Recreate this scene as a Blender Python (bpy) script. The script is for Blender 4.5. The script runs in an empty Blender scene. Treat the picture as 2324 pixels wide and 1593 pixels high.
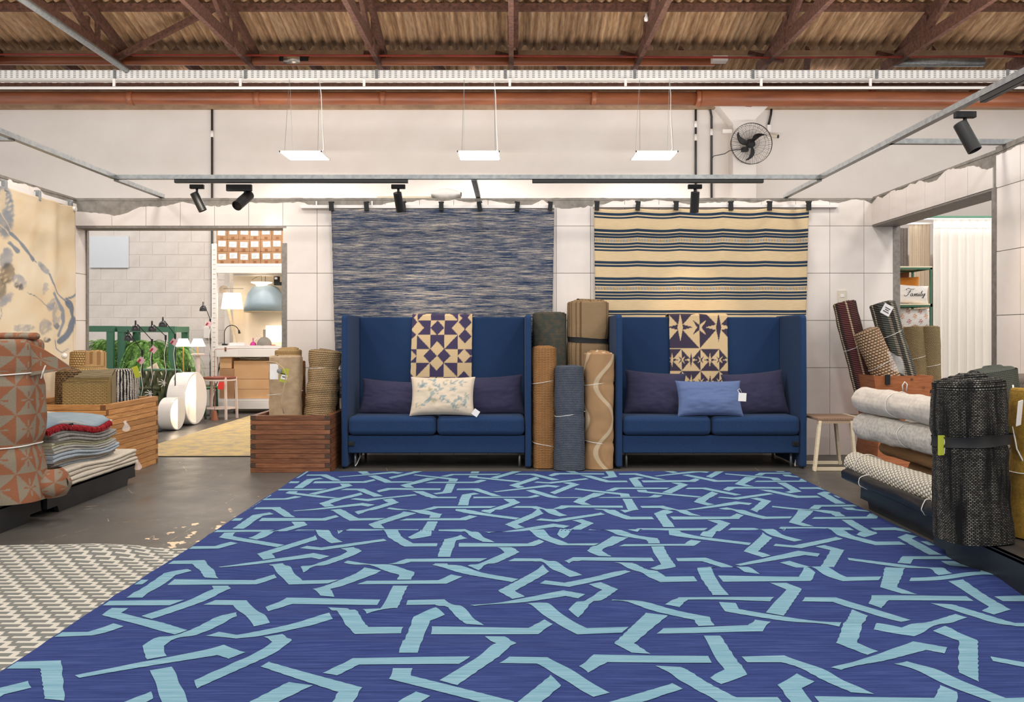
import bpy, math, random
import numpy as np
from mathutils import Vector, Matrix, noise
random.seed(7); R=random.Random(11)
PI=math.pi
S=bpy.context.scene; COL=S.collection
# ------------------------------------------------------------ camera
F=1890.0; H=1.15; CX=1165.0; CY=760.0
cam=bpy.data.cameras.new('camera'); co=bpy.data.objects.new('camera',cam); COL.objects.link(co)
co.location=(0,0,H); co.rotation_euler=(PI/2,0,0)
cam.sensor_width=36; cam.lens=36*F/2324; cam.shift_x=(1162-CX)/2324; cam.shift_y=(CY-796.5)/2324
cam.clip_end=200; S.camera=co
# ------------------------------------------------------------ world, view, lights
w=bpy.data.worlds.new('world'); S.world=w; w.use_nodes=True
w.node_tree.nodes['Background'].inputs[0].default_value=(1.0,0.975,0.95,1)
w.node_tree.nodes['Background'].inputs[1].default_value=0.8
vs=S.view_settings; vs.view_transform='Standard'; vs.look='None'; vs.gamma=1; vs.use_curve_mapping=False; vs.exposure=0.25
def area(name,loc,size,power,col=(1,.955,.915),rot=(0,0,0),sy=None):
    l=bpy.data.lights.new(name,'AREA'); l.energy=power; l.color=col; l.size=size
    if sy: l.shape='RECTANGLE'; l.size_y=sy
    o=bpy.data.objects.new(name,l); o.location=loc; o.rotation_euler=rot; COL.objects.link(o); return o
def spot(name,loc,target,power,ang=40,col=(1,.82,.62),r=.03,blend=.6):
    l=bpy.data.lights.new(name,'SPOT'); l.energy=power; l.color=col; l.spot_size=math.radians(ang); l.spot_blend=blend; l.shadow_soft_size=r
    o=bpy.data.objects.new(name,l); o.location=loc
    o.rotation_euler=(Vector(target)-Vector(loc)).to_track_quat('-Z','Y').to_euler(); COL.objects.link(o); return o
def point(name,loc,power,col=(1,.9,.78),r=.05):
    l=bpy.data.lights.new(name,'POINT'); l.energy=power; l.color=col; l.shadow_soft_size=r
    o=bpy.data.objects.new(name,l); o.location=loc; COL.objects.link(o); return o
PW=34
for x in (-3.05,-.5,2.06): area('panel_lamp',(x,12.2,3.74),.56,PW)
for yy in (6.0,2.6,-.8):          # extra unseen lamp rows, added above and behind the camera to light the hall
    for x in (-5.6,-3.05,-.5,2.06,4.6): area('extra_hall_lamp',(x,yy,4.6),.6,PW*1.15)
for x in (-6.5,-4.0,-1.5): area('back_room_fill',(x,10.6,3.9),.6,38)  # unseen area lights added to brighten the back room
for x in (5.5,8.0): area('side_room_fill',(x,8.6,4.2),1.2,50)  # fill for the side room: added area lights, out of view
area('side_room_fill',(7,4.5,4.2),1.2,60)
# added unseen uplight behind the partition, put in to brighten far wall and roof
area('wall_roof_fill',(0,9.1,2.4),17,560,col=(1,.985,.965),rot=(PI-.02,0,0),sy=.8)
# ------------------------------------------------------------ helpers
def X(px,s): return (px-CX)/s
def Z(py,s): return H+(CY-py)/s
def D(s): return F/s
def wm(o):
    m=o.matrix_basis.copy()
    return (wm(o.parent)@o.matrix_parent_inverse@m) if o.parent else m
def attach(o,p):
    o.parent=p; o.matrix_parent_inverse=wm(p).inverted()
def thing(name,label,cat,loc=(0,0,0),group=None):
    o=bpy.data.objects.new(name,None); o.location=loc; o.empty_display_size=.1; COL.objects.link(o)
    return tag(o,label,cat,group)
def tag(o,label,cat,group=None):
    o['label']=label; o['category']=cat
    if group: o['group']=group
    return o
def struct(o,label=None):
    o['kind']='structure'
    if label: o['label']=label
    return o
def L(h,g=None):
    h=h.lstrip('#'); r=[int(h[i:i+2],16)/255 for i in (0,2,4)]
    return tuple((c/12.92 if c<=.04045 else ((c+.055)/1.055)**2.4) for c in r)+(1,)
class MB:
    def __init__(s): s.v=[]; s.f=[]; s.mi=[]; s.uv={}
    def add(s,vs,fs,m=0,uvs=None):
        b=len(s.v); s.v+= [tuple(p) for p in vs]
        for k,f in enumerate(fs):
            if uvs is not None: s.uv[len(s.f)]=[uvs[i] for i in f]
            s.f.append(tuple(i+b for i in f)); s.mi.append(m)
        return s
    def box(s,x0,x1,y0,y1,z0,z1,m=0):
        x0,x1=min(x0,x1),max(x0,x1); y0,y1=min(y0,y1),max(y0,y1); z0,z1=min(z0,z1),max(z0,z1)
        return s.add([(x0,y0,z0),(x1,y0,z0),(x1,y1,z0),(x0,y1,z0),(x0,y0,z1),(x1,y0,z1),(x1,y1,z1),(x0,y1,z1)],
          [(0,3,2,1),(4,5,6,7),(0,1,5,4),(1,2,6,5),(2,3,7,6),(3,0,4,7)],m)
    def obox(s,c,sx,sy,sz,M,m=0):
        c=Vector(c); P=[c+M@Vector((a*sx/2,b*sy/2,d*sz/2)) for d in(-1,1) for a,b in((-1,-1),(1,-1),(1,1),(-1,1))]
        return s.add(P,[(0,3,2,1),(4,5,6,7),(0,1,5,4),(1,2,6,5),(2,3,7,6),(3,0,4,7)],m)
    def beam(s,a,b,wd,ht,m=0,up=(0,0,1)):
        a=Vector(a);b=Vector(b); d=(b-a); l=d.length; d.normalize(); u=Vector(up)
        if abs(d.dot(u))>.98: u=Vector((0,1,0))
        r=d.cross(u).normalized(); u=r.cross(d)
        M=Matrix((r,d,u)).transposed()
        return s.obox((a+b)/2,wd,l,ht,M,m)
    def prism(s,poly,axis,a,b,m=0):   # poly in the two other axes (cyclic order x:(y,z) y:(x,z) z:(x,y))
        n=len(poly)
        def P(p,t): return {'x':(t,p[0],p[1]),'y':(p[0],t,p[1]),'z':(p[0],p[1],t)}[axis]
        vs=[P(p,a) for p in poly]+[P(p,b) for p in poly]
        fs=[tuple(range(n))[::-1],tuple(range(n,2*n))]+[(i,(i+1)%n,n+(i+1)%n,n+i) for i in range(n)]
        return s.add(vs,fs,m)
    def tube(s,pts,r,n=8,closed=False,m=0,cap=True):
        pts=[Vector(p) for p in pts]; N=len(pts); rr=r if hasattr(r,'__len__') else [r]*N
        rings=[]; prev=None
        for i,p in enumerate(pts):
            a=pts[(i-1)%N] if (closed or i>0) else p; b=pts[(i+1)%N] if (closed or i<N-1) else p
            t=(b-a)
            if t.length<1e-9: t=Vector((0,0,1))
            t.normalize()
            if prev is None:
                u=t.orthogonal().normalized()
            else:
                u=(prev-t*prev.dot(t))
                u=u.normalized() if u.length>1e-6 else t.orthogonal().normalized()
            prev=u; v=t.cross(u)
            rings.append([p+(u*math.cos(2*PI*k/n)+v*math.sin(2*PI*k/n))*rr[i] for k in range(n)])
        vs=[q for g in rings for q in g]; fs=[]
        for i in range(N if closed else N-1):
            j=(i+1)%N
            for k in range(n): fs.append((i*n+k,i*n+(k+1)%n,j*n+(k+1)%n,j*n+k))
        if cap and not closed: fs+= [tuple(range(n))[::-1],tuple(range((N-1)*n,N*n))]
        return s.add(vs,fs,m)
    def lathe(s,prof,c=(0,0,0),n=24,M=None,m=0,a0=0,a1=2*PI):
        c=Vector(c); full=abs(a1-a0-2*PI)<1e-6; k=n if full else n+1; vs=[]
        for r,z in prof:
            for i in range(k):
                a=a0+(a1-a0)*i/n; p=Vector((r*math.cos(a),r*math.sin(a),z))
                vs.append(c+(M@p if M else p))
        fs=[]
        for j in range(len(prof)-1):
            for i in range(n):
                i2=(i+1)%k; fs.append((j*k+i,j*k+i2,(j+1)*k+i2,(j+1)*k+i))
        return s.add(vs,fs,m)
    def grid(s,fn,nu,nv,m=0,uvf=None,cu=False,flip=False,mf=None):
        vs=[];uv=[]
        ku=nu if cu else nu+1
        for j in range(nv+1):
            for i in range(nu+1):
                u=i/nu;v=j/nv
                vs.append(fn(u,v)); uv.append(uvf(u,v) if uvf else (u,v))
        b=len(s.v); s.v+=[tuple(p) for p in vs]
        for j in range(nv):
            for i in range(nu):
                f=(j*(nu+1)+i,j*(nu+1)+i+1,(j+1)*(nu+1)+i+1,(j+1)*(nu+1)+i)
                if flip: f=f[::-1]
                s.uv[len(s.f)]=[uv[q] for q in f]
                s.f.append(tuple(q+b for q in f)); s.mi.append(mf((i+.5)/nu,(j+.5)/nv) if mf else m)
        return s
    def mesh(s,name,mats,smooth=False):
        me=bpy.data.meshes.new(name); me.from_pydata(s.v,[],s.f)
        if not isinstance(mats,(list,tuple)): mats=[mats]
        for q in mats: me.materials.append(q)
        if len(mats)>1: me.polygons.foreach_set('material_index',s.mi)
        if s.uv:
            l=me.uv_layers.new(name='UVMap'); a=np.zeros(len(me.loops)*2,dtype=np.float32); k=0
            for i,f in enumerate(s.f):
                q=s.uv.get(i)
                if q:
                    for j,(u,v) in enumerate(q): a[2*(k+j)]=u;a[2*(k+j)+1]=v
                k+=len(f)
            l.data.foreach_set('uv',a)
        if smooth: me.polygons.foreach_set('use_smooth',[True]*len(me.polygons))
        me.update(); return me
    def build(s,name,mats,parent=None,smooth=False,bevel=0,seg=2,solid=0):
        me=s.mesh(name,mats,smooth); o=bpy.data.objects.new(name,me); COL.objects.link(o)
        if parent: attach(o,parent)
        if solid:
            q=o.modifiers.new('solid','SOLIDIFY'); q.thickness=solid; q.offset=-1
        if bevel:
            q=o.modifiers.new('bevel','BEVEL'); q.width=bevel; q.segments=seg; q.limit_method='ANGLE'; q.angle_limit=math.radians(40)
            if seg>1: me.polygons.foreach_set('use_smooth',[True]*len(me.polygons)); 
            if seg>1:
                try: q.harden_normals=True
                except Exception: pass
        return o
def inst(me,name,loc,parent,rot=None,scale=None):
    o=bpy.data.objects.new(name,me); o.location=loc
    if rot: o.rotation_euler=rot
    if scale: o.scale=scale
    COL.objects.link(o)
    if parent: o.parent=parent; o.matrix_parent_inverse=wm(parent).inverted()
    return o
def nz(x,y,z=0): return noise.noise(Vector((x,y,z)))
# ------------------------------------------------------------ node helper
class NT:
    def __init__(s,name):
        s.m=bpy.data.materials.new(name); s.m.use_nodes=True; s.t=s.m.node_tree; s.b=s.t.nodes['Principled BSDF']
        s.b.inputs['Roughness'].default_value=.8; s.cache={}
    def n(s,ty,**k):
        q=s.t.nodes.new(ty)
        for a,b in k.items(): setattr(q,a,b)
        return q
    def l(s,a,b): s.t.links.new(a,b)
    def tc(s,w='Object'):
        if 'tc' not in s.cache: s.cache['tc']=s.n('ShaderNodeTexCoord')
        return s.cache['tc'].outputs[w]
    def sep(s,v):
        q=s.n('ShaderNodeSeparateXYZ'); s.l(v,q.inputs[0]); return q.outputs
    def val(s,x,sock):
        if isinstance(x,(int,float)): sock.default_value=x
        else: s.l(x,sock)
    def op(s,o,a,b=0.0,c=None):
        q=s.n('ShaderNodeMath',operation=o); s.val(a,q.inputs[0]); s.val(b,q.inputs[1])
        if c is not None: s.val(c,q.inputs[2])
        return q.outputs[0]
    def mapv(s,v,sc=(1,1,1),rot=(0,0,0),loc=(0,0,0)):
        q=s.n('ShaderNodeMapping'); s.l(v,q.inputs[0]); q.inputs['Scale'].default_value=sc; q.inputs['Rotation'].default_value=rot; q.inputs['Location'].default_value=loc
        return q.outputs[0]
    def noise(s,v,scale=5,detail=3,rough=.5,dist=0):
        q=s.n('ShaderNodeTexNoise'); s.l(v,q.inputs['Vector']); q.inputs['Scale'].default_value=scale; q.inputs['Detail'].default_value=detail; q.inputs['Roughness'].default_value=rough; q.inputs['Distortion'].default_value=dist
        return q.outputs[0]
    def ramp(s,x,stops,interp='LINEAR'):
        q=s.n('ShaderNodeValToRGB'); s.l(x,q.inputs[0]); e=q.color_ramp.elements; q.color_ramp.interpolation=interp
        while len(e)<len(stops): e.new(.5)
        for i,(p,c) in enumerate(stops): e[i].position=p; e[i].color=L(c) if isinstance(c,str) else ((c,c,c,1) if isinstance(c,(int,float)) else c)
        return q.outputs[0]
    def mix(s,f,a,b,bt='MIX'):
        q=s.n('ShaderNodeMix',data_type='RGBA',blend_type=bt); s.val(f,q.inputs[0])
        for x,i in ((a,6),(b,7)):
            if isinstance(x,str): q.inputs[i].default_value=L(x)
            elif isinstance(x,tuple): q.inputs[i].default_value=x
            else: s.l(x,q.inputs[i])
        return q.outputs[2]
    def col(s,c):
        if isinstance(c,str): s.b.inputs['Base Color'].default_value=L(c)
        else: s.l(c,s.b.inputs['Base Color'])
    def bump(s,h,st=.3,d=.01):
        q=s.n('ShaderNodeBump'); q.inputs['Strength'].default_value=st; q.inputs['Distance'].default_value=d; s.l(h,q.inputs['Height']); s.l(q.outputs[0],s.b.inputs['Normal'])
    def set(s,**k):
        for a,b in k.items(): s.b.inputs[a.replace('_',' ')].default_value=b
        return s
def plain(name,c,rough=.7,metal=0,c2=None,scale=8,bump=0,bs=60,rnd=0,spec=None,stretch=(1,1,1),coord='Object',detail=4):
    t=NT(name); t.set(Roughness=rough,Metallic=metal)
    if spec is not None: t.b.inputs['Specular IOR Level'].default_value=spec
    v=t.mapv(t.tc(coord),stretch)
    cc=None
    if c2: cc=t.mix(t.ramp(t.noise(v,scale,detail,.6),[(.3,0.0),(.7,1.0)]),c,c2)
    if rnd:
        oi=t.n('ShaderNodeObjectInfo'); f=t.op('MULTIPLY_ADD',oi.outputs['Random'],rnd,1-rnd/2)
        base=cc if cc is not None else None
        q=t.n('ShaderNodeVectorMath',operation='SCALE')
        if base is not None: t.l(base,q.inputs[0])
        else: q.inputs[0].default_value=L(c)[:3]
        t.l(f,q.inputs['Scale']); cc=q.outputs[0]
    t.col(cc if cc is not None else c)
    if bump: t.bump(t.noise(v,bs,3,.6),bump,.005)
    return t.m
def weave(name,c1,c2,fu=150,fv=150,c3=None,bump=.5,mixn=.5,rough=.9,stripe=None,dist=.004,nscale=25,pw=1):
    """woven or knitted cloth in metres of UV: c1 raised yarn, c2 gaps, c3 mottling"""
    t=NT(name); t.set(Roughness=rough); t.b.inputs['Specular IOR Level'].default_value=.15
    uv=t.tc('UV'); u,v,_=t.sep(uv)
    row=t.op('FLOOR',t.op('MULTIPLY',v,fv/PI)); sh=t.op('MULTIPLY',t.op('MODULO',row,2.0),PI/2)
    a=t.op('ABSOLUTE',t.op('SINE',t.op('ADD',t.op('MULTIPLY',u,fu),sh))); b=t.op('ABSOLUTE',t.op('SINE',t.op('MULTIPLY',v,fv)))
    h=t.op('POWER',t.op('MULTIPLY',a,b),.6*pw)
    n=t.noise(uv,nscale,3,.6)
    base=t.mix(h,c2,c1)
    if c3: base=t.mix(t.op('MULTIPLY',t.ramp(n,[(.42,0.0),(.62,1.0)]),mixn),base,c3)
    if stripe:
        for per,wd,cs,off in stripe:
            k=t.op('LESS_THAN',t.op('FRACT',t.op('ADD',t.op('DIVIDE',u,per),off)),wd)
            base=t.mix(t.op('MULTIPLY',k,.8),base,cs)
    t.col(base); t.bump(h,bump,dist); return t.m
def vcol(name,rough=.9,fb=0,amp=.12,bump=.2,bs=300,stretch=(1,1,1)):
    t=NT(name); t.set(Roughness=rough); t.b.inputs['Specular IOR Level'].default_value=.15
    a=t.n('ShaderNodeVertexColor'); a.layer_name='Col'
    v=t.mapv(t.tc('UV'),stretch); n=t.noise(v,bs,2,.6)
    t.col(t.mix(amp*2,a.outputs[0],t.mix(.5,a.outputs[0],t.ramp(n,[(.3,0.2),(.7,1.0)]),'MULTIPLY'))); t.bump(n,bump,.003); return t.m
def setcol(o,fn):
    """fn(uv array Nx2)-> Nx3 linear colours, per vertex taken from the UV map"""
    me=o.data; n=len(me.loops); uv=np.zeros(n*2,dtype=np.float32); me.uv_layers[0].data.foreach_get('uv',uv); uv=uv.reshape(-1,2)
    c=np.ones((n,4),dtype=np.float32); c[:,:3]=fn(uv[:,0],uv[:,1])
    a=me.color_attributes.new('Col','FLOAT_COLOR','CORNER'); a.data.foreach_set('color',c.ravel())
def emis(name,c,st):
    t=NT(name); t.col(c); t.b.inputs['Emission Color'].default_value=L(c); t.b.inputs['Emission Strength'].default_value=st; return t.m
def lin(h): return np.array(L(h)[:3])
# ------------------------------------------------------------ materials
M={}
def tile_mat():
    t=NT('tile_glaze'); t.set(Roughness=.22); t.b.inputs['Specular IOR Level'].default_value=.35
    oi=t.n('ShaderNodeObjectInfo'); r=t.op('MULTIPLY_ADD',oi.outputs['Random'],.06,.95)
    n=t.noise(t.tc(),3,4,.6); c=t.mix(t.ramp(n,[(.35,0.0),(.8,1.0)]),'#EFE6DF','#E4D9D0')
    q=t.n('ShaderNodeVectorMath',operation='SCALE'); t.l(c,q.inputs[0]); t.l(r,q.inputs['Scale']); t.col(q.outputs[0])
    t.bump(t.noise(t.tc(),4,2,.5),.05,.01); return t.m
M['tile']=tile_mat()
M['grout']=plain('grout_concrete','#A98F7A',.9,c2='#8E8378',scale=12,bump=.3)
M['cement']=plain('rough_cement','#9A938A',.95,c2='#7C766E',scale=14,bump=.6,bs=40)
M['plaster']=plain('white_plaster','#E4DCD5',.85,c2='#DCD3CB',scale=1.5,bump=.12,bs=25)
M['torn']=plain('torn_plaster','#EDE6DF',.9,c2='#DAD0C6',scale=10,bump=.5,bs=35)
M['block']=plain('painted_block','#E6DFD9',.85,c2='#DAD2CB',scale=5,bump=.7,bs=45,rnd=.03)
M['mortar']=plain('painted_mortar','#D2C9C0',.9,bump=.4)
M['steel']=plain('galvanised_steel','#A3A5A3',.42,.75,c2='#83878A',scale=25,bump=.05)
M['steel_dull']=plain('dull_steel_stud','#96908A',.5,.5,c2='#7D7670',scale=30)
M['black']=plain('black_metal','#141414',.45)
M['blackm']=plain('black_matte','#17181A',.7)
M['white']=plain('white_enamel','#F0EBE6',.45)
M['timber']=plain('dark_roof_timber','#6E4736',.8,c2='#3F271D',scale=5,stretch=(4,4,4),bump=.4,bs=40)
M['pipe']=plain('brown_pvc','#A0603F',.38,c2='#7A452E',scale=2,stretch=(.6,4,4))
M['redpipe']=plain('red_conduit','#B5483B',.5,c2='#8A3A30',scale=4)
M['ledge']=plain('dusty_brown_ledge','#B59779',.9,c2='#8E7259',scale=5)
M['conduit']=plain('dark_grey_conduit','#3A3735',.5)
def roof_mat():
    t=NT('fibre_cement_roof'); t.set(Roughness=.9)
    v=t.mapv(t.tc(),(3,.5,1)); a=t.ramp(t.noise(v,3,6,.65),[(.25,'#6E5138'),(.5,'#A98460'),(.8,'#D2B08A')])
    s=t.ramp(t.noise(t.mapv(t.tc(),(9,.7,1)),4,3,.6),[(.3,.55),(.6,1.0)])
    oi=t.n('ShaderNodeObjectInfo'); r=t.op('MULTIPLY_ADD',oi.outputs['Random'],.35,.8)
    q=t.n('ShaderNodeVectorMath',operation='SCALE'); t.l(t.mix(1.0,a,s,'MULTIPLY'),q.inputs[0]); t.l(r,q.inputs['Scale']); t.col(q.outputs[0]); t.bump(t.noise(t.tc(),30,3,.6),.4,.01); return t.m
M['roof']=roof_mat()
def floor_mat():
    t=NT('worn_painted_floor'); t.set(Roughness=.42); t.b.inputs['Specular IOR Level'].default_value=.4
    p=t.tc(); a=t.ramp(t.noise(p,1.3,6,.6),[(.3,'#4B4844'),(.7,'#5A5650')])
    sc=t.n('ShaderNodeTexVoronoi',feature='DISTANCE_TO_EDGE'); t.l(t.mapv(p,(1,.6,1),(0,0,.5)),sc.inputs[0]); sc.inputs['Scale'].default_value=1.7
    wob=t.noise(p,9,4,.7); line=t.op('LESS_THAN',sc.outputs[0],.0035); line=t.op('MULTIPLY',line,t.op('GREATER_THAN',wob,.55))
    a=t.mix(t.op('MULTIPLY',line,.6),a,'#C6A98A')
    x,y,z=t.sep(p)   # worn patch where the paint has flaked off
    def blob(cx,cy,rx,ry): 
        return t.op('ADD',t.op('POWER',t.op('DIVIDE',t.op('SUBTRACT',x,cx),rx),2.0),t.op('POWER',t.op('DIVIDE',t.op('SUBTRACT',y,cy),ry),2.0))
    m=t.op('LESS_THAN',blob(-1.83,4.75,.25,.38),1.0)
    f=t.op('GREATER_THAN',t.noise(t.mapv(p,(1,.8,1)),11,4,.55),.6)
    a=t.mix(t.op('MULTIPLY',m,f),a,'#D9BC9A')
    f2=t.op('GREATER_THAN',t.noise(p,24,2,.5),.77); a=t.mix(t.op('MULTIPLY',f2,.5),a,'#C4A88A')
    t.col(a); t.l(t.ramp(t.noise(p,3,4,.6),[(.3,.3),(.7,.5)]),t.b.inputs['Roughness']); t.bump(t.noise(p,60,3,.6),.08,.004); return t.m
M['floor']=floor_mat()
def wood(name,c1,c2,c3):
    t=NT(name); t.set(Roughness=.5)
    oi=t.n('ShaderNodeObjectInfo'); p=t.tc(); q=t.n('ShaderNodeVectorMath',operation='ADD'); t.l(p,q.inputs[0])
    cmb=t.n('ShaderNodeCombineXYZ'); t.l(t.op('MULTIPLY',oi.outputs['Random'],20.0),cmb.inputs[0]); t.l(t.op('MULTIPLY',oi.outputs['Random'],7.0),cmb.inputs[1]); t.l(cmb.outputs[0],q.inputs[1])
    n=t.noise(t.mapv(q.outputs[0],(1.2,1.2,14)),5,6,.65,.8)
    a=t.ramp(n,[(.3,c2),(.5,c1),(.75,c3)])
    r=t.op('MULTIPLY_ADD',oi.outputs['Random'],.42,.78); s=t.n('ShaderNodeVectorMath',operation='SCALE'); t.l(a,s.inputs[0]); t.l(r,s.inputs['Scale']); t.col(s.outputs[0]); t.bump(n,.2,.004); return t.m
M['oak']=wood('light_oak','#C48A50','#A56C38','#D9A468')
M['dkwood']=wood('old_dark_wood','#7E4E31','#57331F','#9A6642')
M['endgrain']=plain('oak_end_grain','#8F5D33',.7,c2='#6E4527',scale=60); M['endgrain_dark']=plain('dark_end_grain','#57402F',.7,c2='#3C2A1F',scale=60)
M['cherry']=wood('cherry_wood','#B06A40','#96532F','#C07C4E')
M['pale']=wood('pale_birch','#E6D6B8','#DCC8A4','#EEE0C6')
def felt(name,c,c2,sc=220):
    t=NT(name); t.set(Roughness=.95); t.b.inputs['Specular IOR Level'].default_value=.1
    try: t.b.inputs['Sheen Weight'].default_value=.06; t.b.inputs['Sheen Roughness'].default_value=.5
    except Exception: pass
    n=t.noise(t.tc(),sc,3,.7); t.col(t.mix(t.ramp(n,[(.35,0.0),(.65,1.0)]),c,c2)); t.bump(n,.25,.003); return t.m
M['sofa']=felt('blue_felt','#2A4268','#213553')
M['navy']=felt('charcoal_navy_cotton','#41405A','#363549')
M['bluep']=felt('denim_blue_cotton','#66779F','#5A6B93',300)
M['linen']=felt('natural_linen','#DCCBB4','#C9B79F')
M['whitecloth']=felt('white_cloth','#F2ECE6','#E4DCD4')
M['orangecl']=felt('orange_cloth','#DE913F','#C97F33')
M['card']=plain('cardboard','#BE946F',.85,c2='#AD835F',scale=3,rnd=.12)
M['cardlt']=plain('pale_cardboard','#E0B588',.85,c2='#D3A678',scale=2,rnd=.12)
M['paper']=plain('white_paper','#F4F1EF',.6)
M['tape']=plain('brown_tape','#9A6238',.4)
M['tag_g']=plain('lime_tag','#B4BC3A',.5)
M['tag_p']=plain('pink_tag','#E8B9BE',.5)
M['tag_r']=plain('crimson_print','#B02840',.5)
M['string']=plain('white_string','#E8E4DE',.6)
M['plastic']=plain('pallet_black','#2A2B2D',.35,c2='#1E2023',scale=6,bump=.1)
M['green']=plain('green_lacquer','#3F6E55',.5)
M['glow']=emis('lamp_glow','#FFF3E2',2.2)
M['glow2']=emis('warm_shade_glow','#FFF0DA',1.1)
M['panel']=emis('led_panel_glow','#FFFAF4',3.0)
# ================================================================= SETTING
floor=struct(MB().box(-14,14,-6,18,-.1,0).build('floor',M['floor']),'grey painted concrete floor, scratched and worn')
WY=D(237)      # back partition plane
TW=77.5/237; TH=107/237
def tileset(parent,plane,us,zs,off,holes=(),flip=False,crop=None):
    """tiles as parts; plane 'y' (front at off, facing -y) or 'x'. us,zs lists of cell edges"""
    cache={}
    for i in range(len(us)-1):
        for j in range(len(zs)-1):
            u0,u1,z0,z1=us[i],us[i+1],zs[j],zs[j+1]
            if any(a<(u0+u1)/2<b and c<(z0+z1)/2<d for a,b,c,d in holes): continue
            wd=round(u1-u0,3); ht=round(z1-z0,3)
            if wd<.02 or ht<.02: continue
            k=(wd,ht)
            if k not in cache:
                g=.0022; q=MB()
                if plane=='y': q.box(g,wd-g,0,.011,g,ht-g)
                else: q.box(0,.011*(1 if flip else -1),g,wd-g,g,ht-g)
                cache[k]=q.mesh('tile',M['tile'])
            e=.0006
            if plane=='y': inst(cache[k],'tile',(u0,off-.009+R.uniform(-e,e),z0),parent)
            else: inst(cache[k],'tile',(off+(-.009 if flip else .009)+R.uniform(-e,e),u0,z0),parent)
def jagtile(parent,plane,u0,u1,z0,ztop,off,flip=False,seed=0,drop=.06):
    """top row: tile with a broken, uneven upper edge"""
    n=14; pts=[(u0+.002,z0+.002)]
    pts.append((u1-.002,z0+.002))
    for k in range(n+1):
        u=u1-.002-(u1-u0-.004)*k/n
        z=ztop-.012-abs(nz(u*3.1+seed,1.3))*drop*1.6-max(0,nz(u*1.1,4.7+seed))*drop*3-abs(nz(u*14,9))*.02
        pts.append((u,max(z0+.05,z)))
    q=MB()
    if plane=='y': q.prism(pts,'y',off-.009,off+.004)
    else: q.prism(pts,'x',off+(-.009 if flip else .009),off+(.004 if flip else -.004))
    q.build('tile',M['tile'],parent)
def lipc(parent,*a,**k): pass
PT=2.46; DH=2.192
us=[-4.185]+[X(255+77.5*k,237) for k in range(0,24)]
us=[u for u in us if u<3.64]+[3.64]
zs=[0]+[Z(y,237) for y in (940.5,834,727,620,513)]
DR=-2.172
wb=MB(); wb.box(-4.19,DR,WY,WY+.2,DH,PT); wb.box(DR,3.66,WY,WY+.2,0,PT)
wall_back=struct(wb.build('wall_back',M['cement']),'white tiled partition wall with torn plaster along its top')
tileset(wall_back,'y',us,zs,WY,holes=[(-4.3,DR,-1,DH)])
for i in range(len(us)-1): jagtile(wall_back,'y',us[i],us[i+1],DH,PT,WY)
# coarse mortar lip along the top edge
def lip(name,fn,n,parent,th=.22):
    q=MB(); q.grid(lambda u,v:fn(u,v),n,4); return q.build(name,M['cement'],parent,smooth=True)
def ridge_y(u,v):
    x=-4.19+u*7.85; zz=PT+.004+.010*max(0,nz(x*2.3,2.2)+.25)+.006*nz(x*11,5)
    return (x,WY-.003+v*.21,zz-(0 if 0<v<1 else .03))
lip('mortar_lip',ridge_y,160,wall_back)
# left wall
LX=-4.19; RX=3.44
wl=MB().box(LX-.2,LX,1.5,WY+.2,0,PT); wall_left=struct(wl.build('wall_left',M['cement']),'left partition wall behind the hung artwork rug')
ys=[WY+.2-TW*k for k in range(0,20)][::-1]; tileset(wall_left,'x',ys,zs,LX)
for i in range(len(ys)-1): jagtile(wall_left,'x',ys[i],ys[i+1],DH,PT,LX,seed=3)
lip('mortar_lip',lambda u,v:(LX-.205+v*.21,1.5+u*(WY-1.5),PT+.004+.012*max(0,nz(u*17,7)+.3)-(0 if 0<v<1 else .03)),120,wall_left)
# right wall with wide opening
YJ=5.94
wr=MB(); wr.box(RX,RX+.23,YJ,WY,2.20,PT+.01); wr.box(RX,RX+.23,1.5,YJ,0,PT+.03)
wall_right=struct(wr.build('wall_right',M['cement']),'right tiled wall with a beam over its wide opening')
ys=[WY-.05-.327*k for k in range(0,21)][::-1]
ysb=[YJ+.02]+[y for y in ys if y>YJ+.1]+[WY-.01]; 
for i in range(len(ysb)-1): jagtile(wall_right,'x',ysb[i],ysb[i+1],2.20,PT+.01,RX,flip=True,seed=8)
ysr=[y for y in ys if y<YJ]+[YJ-.02]
tileset(wall_right,'x',ysr,zs,RX,flip=True)
for i in range(len(ysr)-1): jagtile(wall_right,'x',ysr[i],ysr[i+1],DH,PT+.03,RX,flip=True,seed=5,drop=.03)
lip('mortar_lip',lambda u,v:(RX-.004+v*.235,1.5+u*(WY-1.5),PT+.014+.012*max(0,nz(u*15,17)+.3)-(0 if 0<v<1 else .03)),120,wall_right)
# steel studs and soffit trims of the openings
MB().box(X(640,237),X(652,237)+.0,WY-.012,WY+.2,0,Z(552,237)).build('trim_1',M['steel_dull'])['kind']='structure'
MB().box(3.63,3.70,WY-.01,WY+.21,0,2.24).build('trim_2',M['steel_dull'])['kind']='structure'
MB().box(RX-.012,RX+.24,YJ-.03,YJ+.03,0,2.2).build('trim_3',M['steel_dull'])['kind']='structure'
MB().box(-4.19,DR,WY-.011,WY+.2,DH-.02,DH-.002).build('trim_4',M['steel_dull'])['kind']='structure'
MB().box(RX-.005,RX+.235,YJ,WY,2.185,2.199).build('trim_5',M['steel_dull'])['kind']='structure'
MB().box(LX-.012,LX+.02,WY+.17,WY+.21,0,DH-.02).build('trim_6',M['steel_dull'])['kind']='structure'
for i,(a,b) in enumerate(((LX,-4.0),(1.2,3.6))): pass
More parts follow.
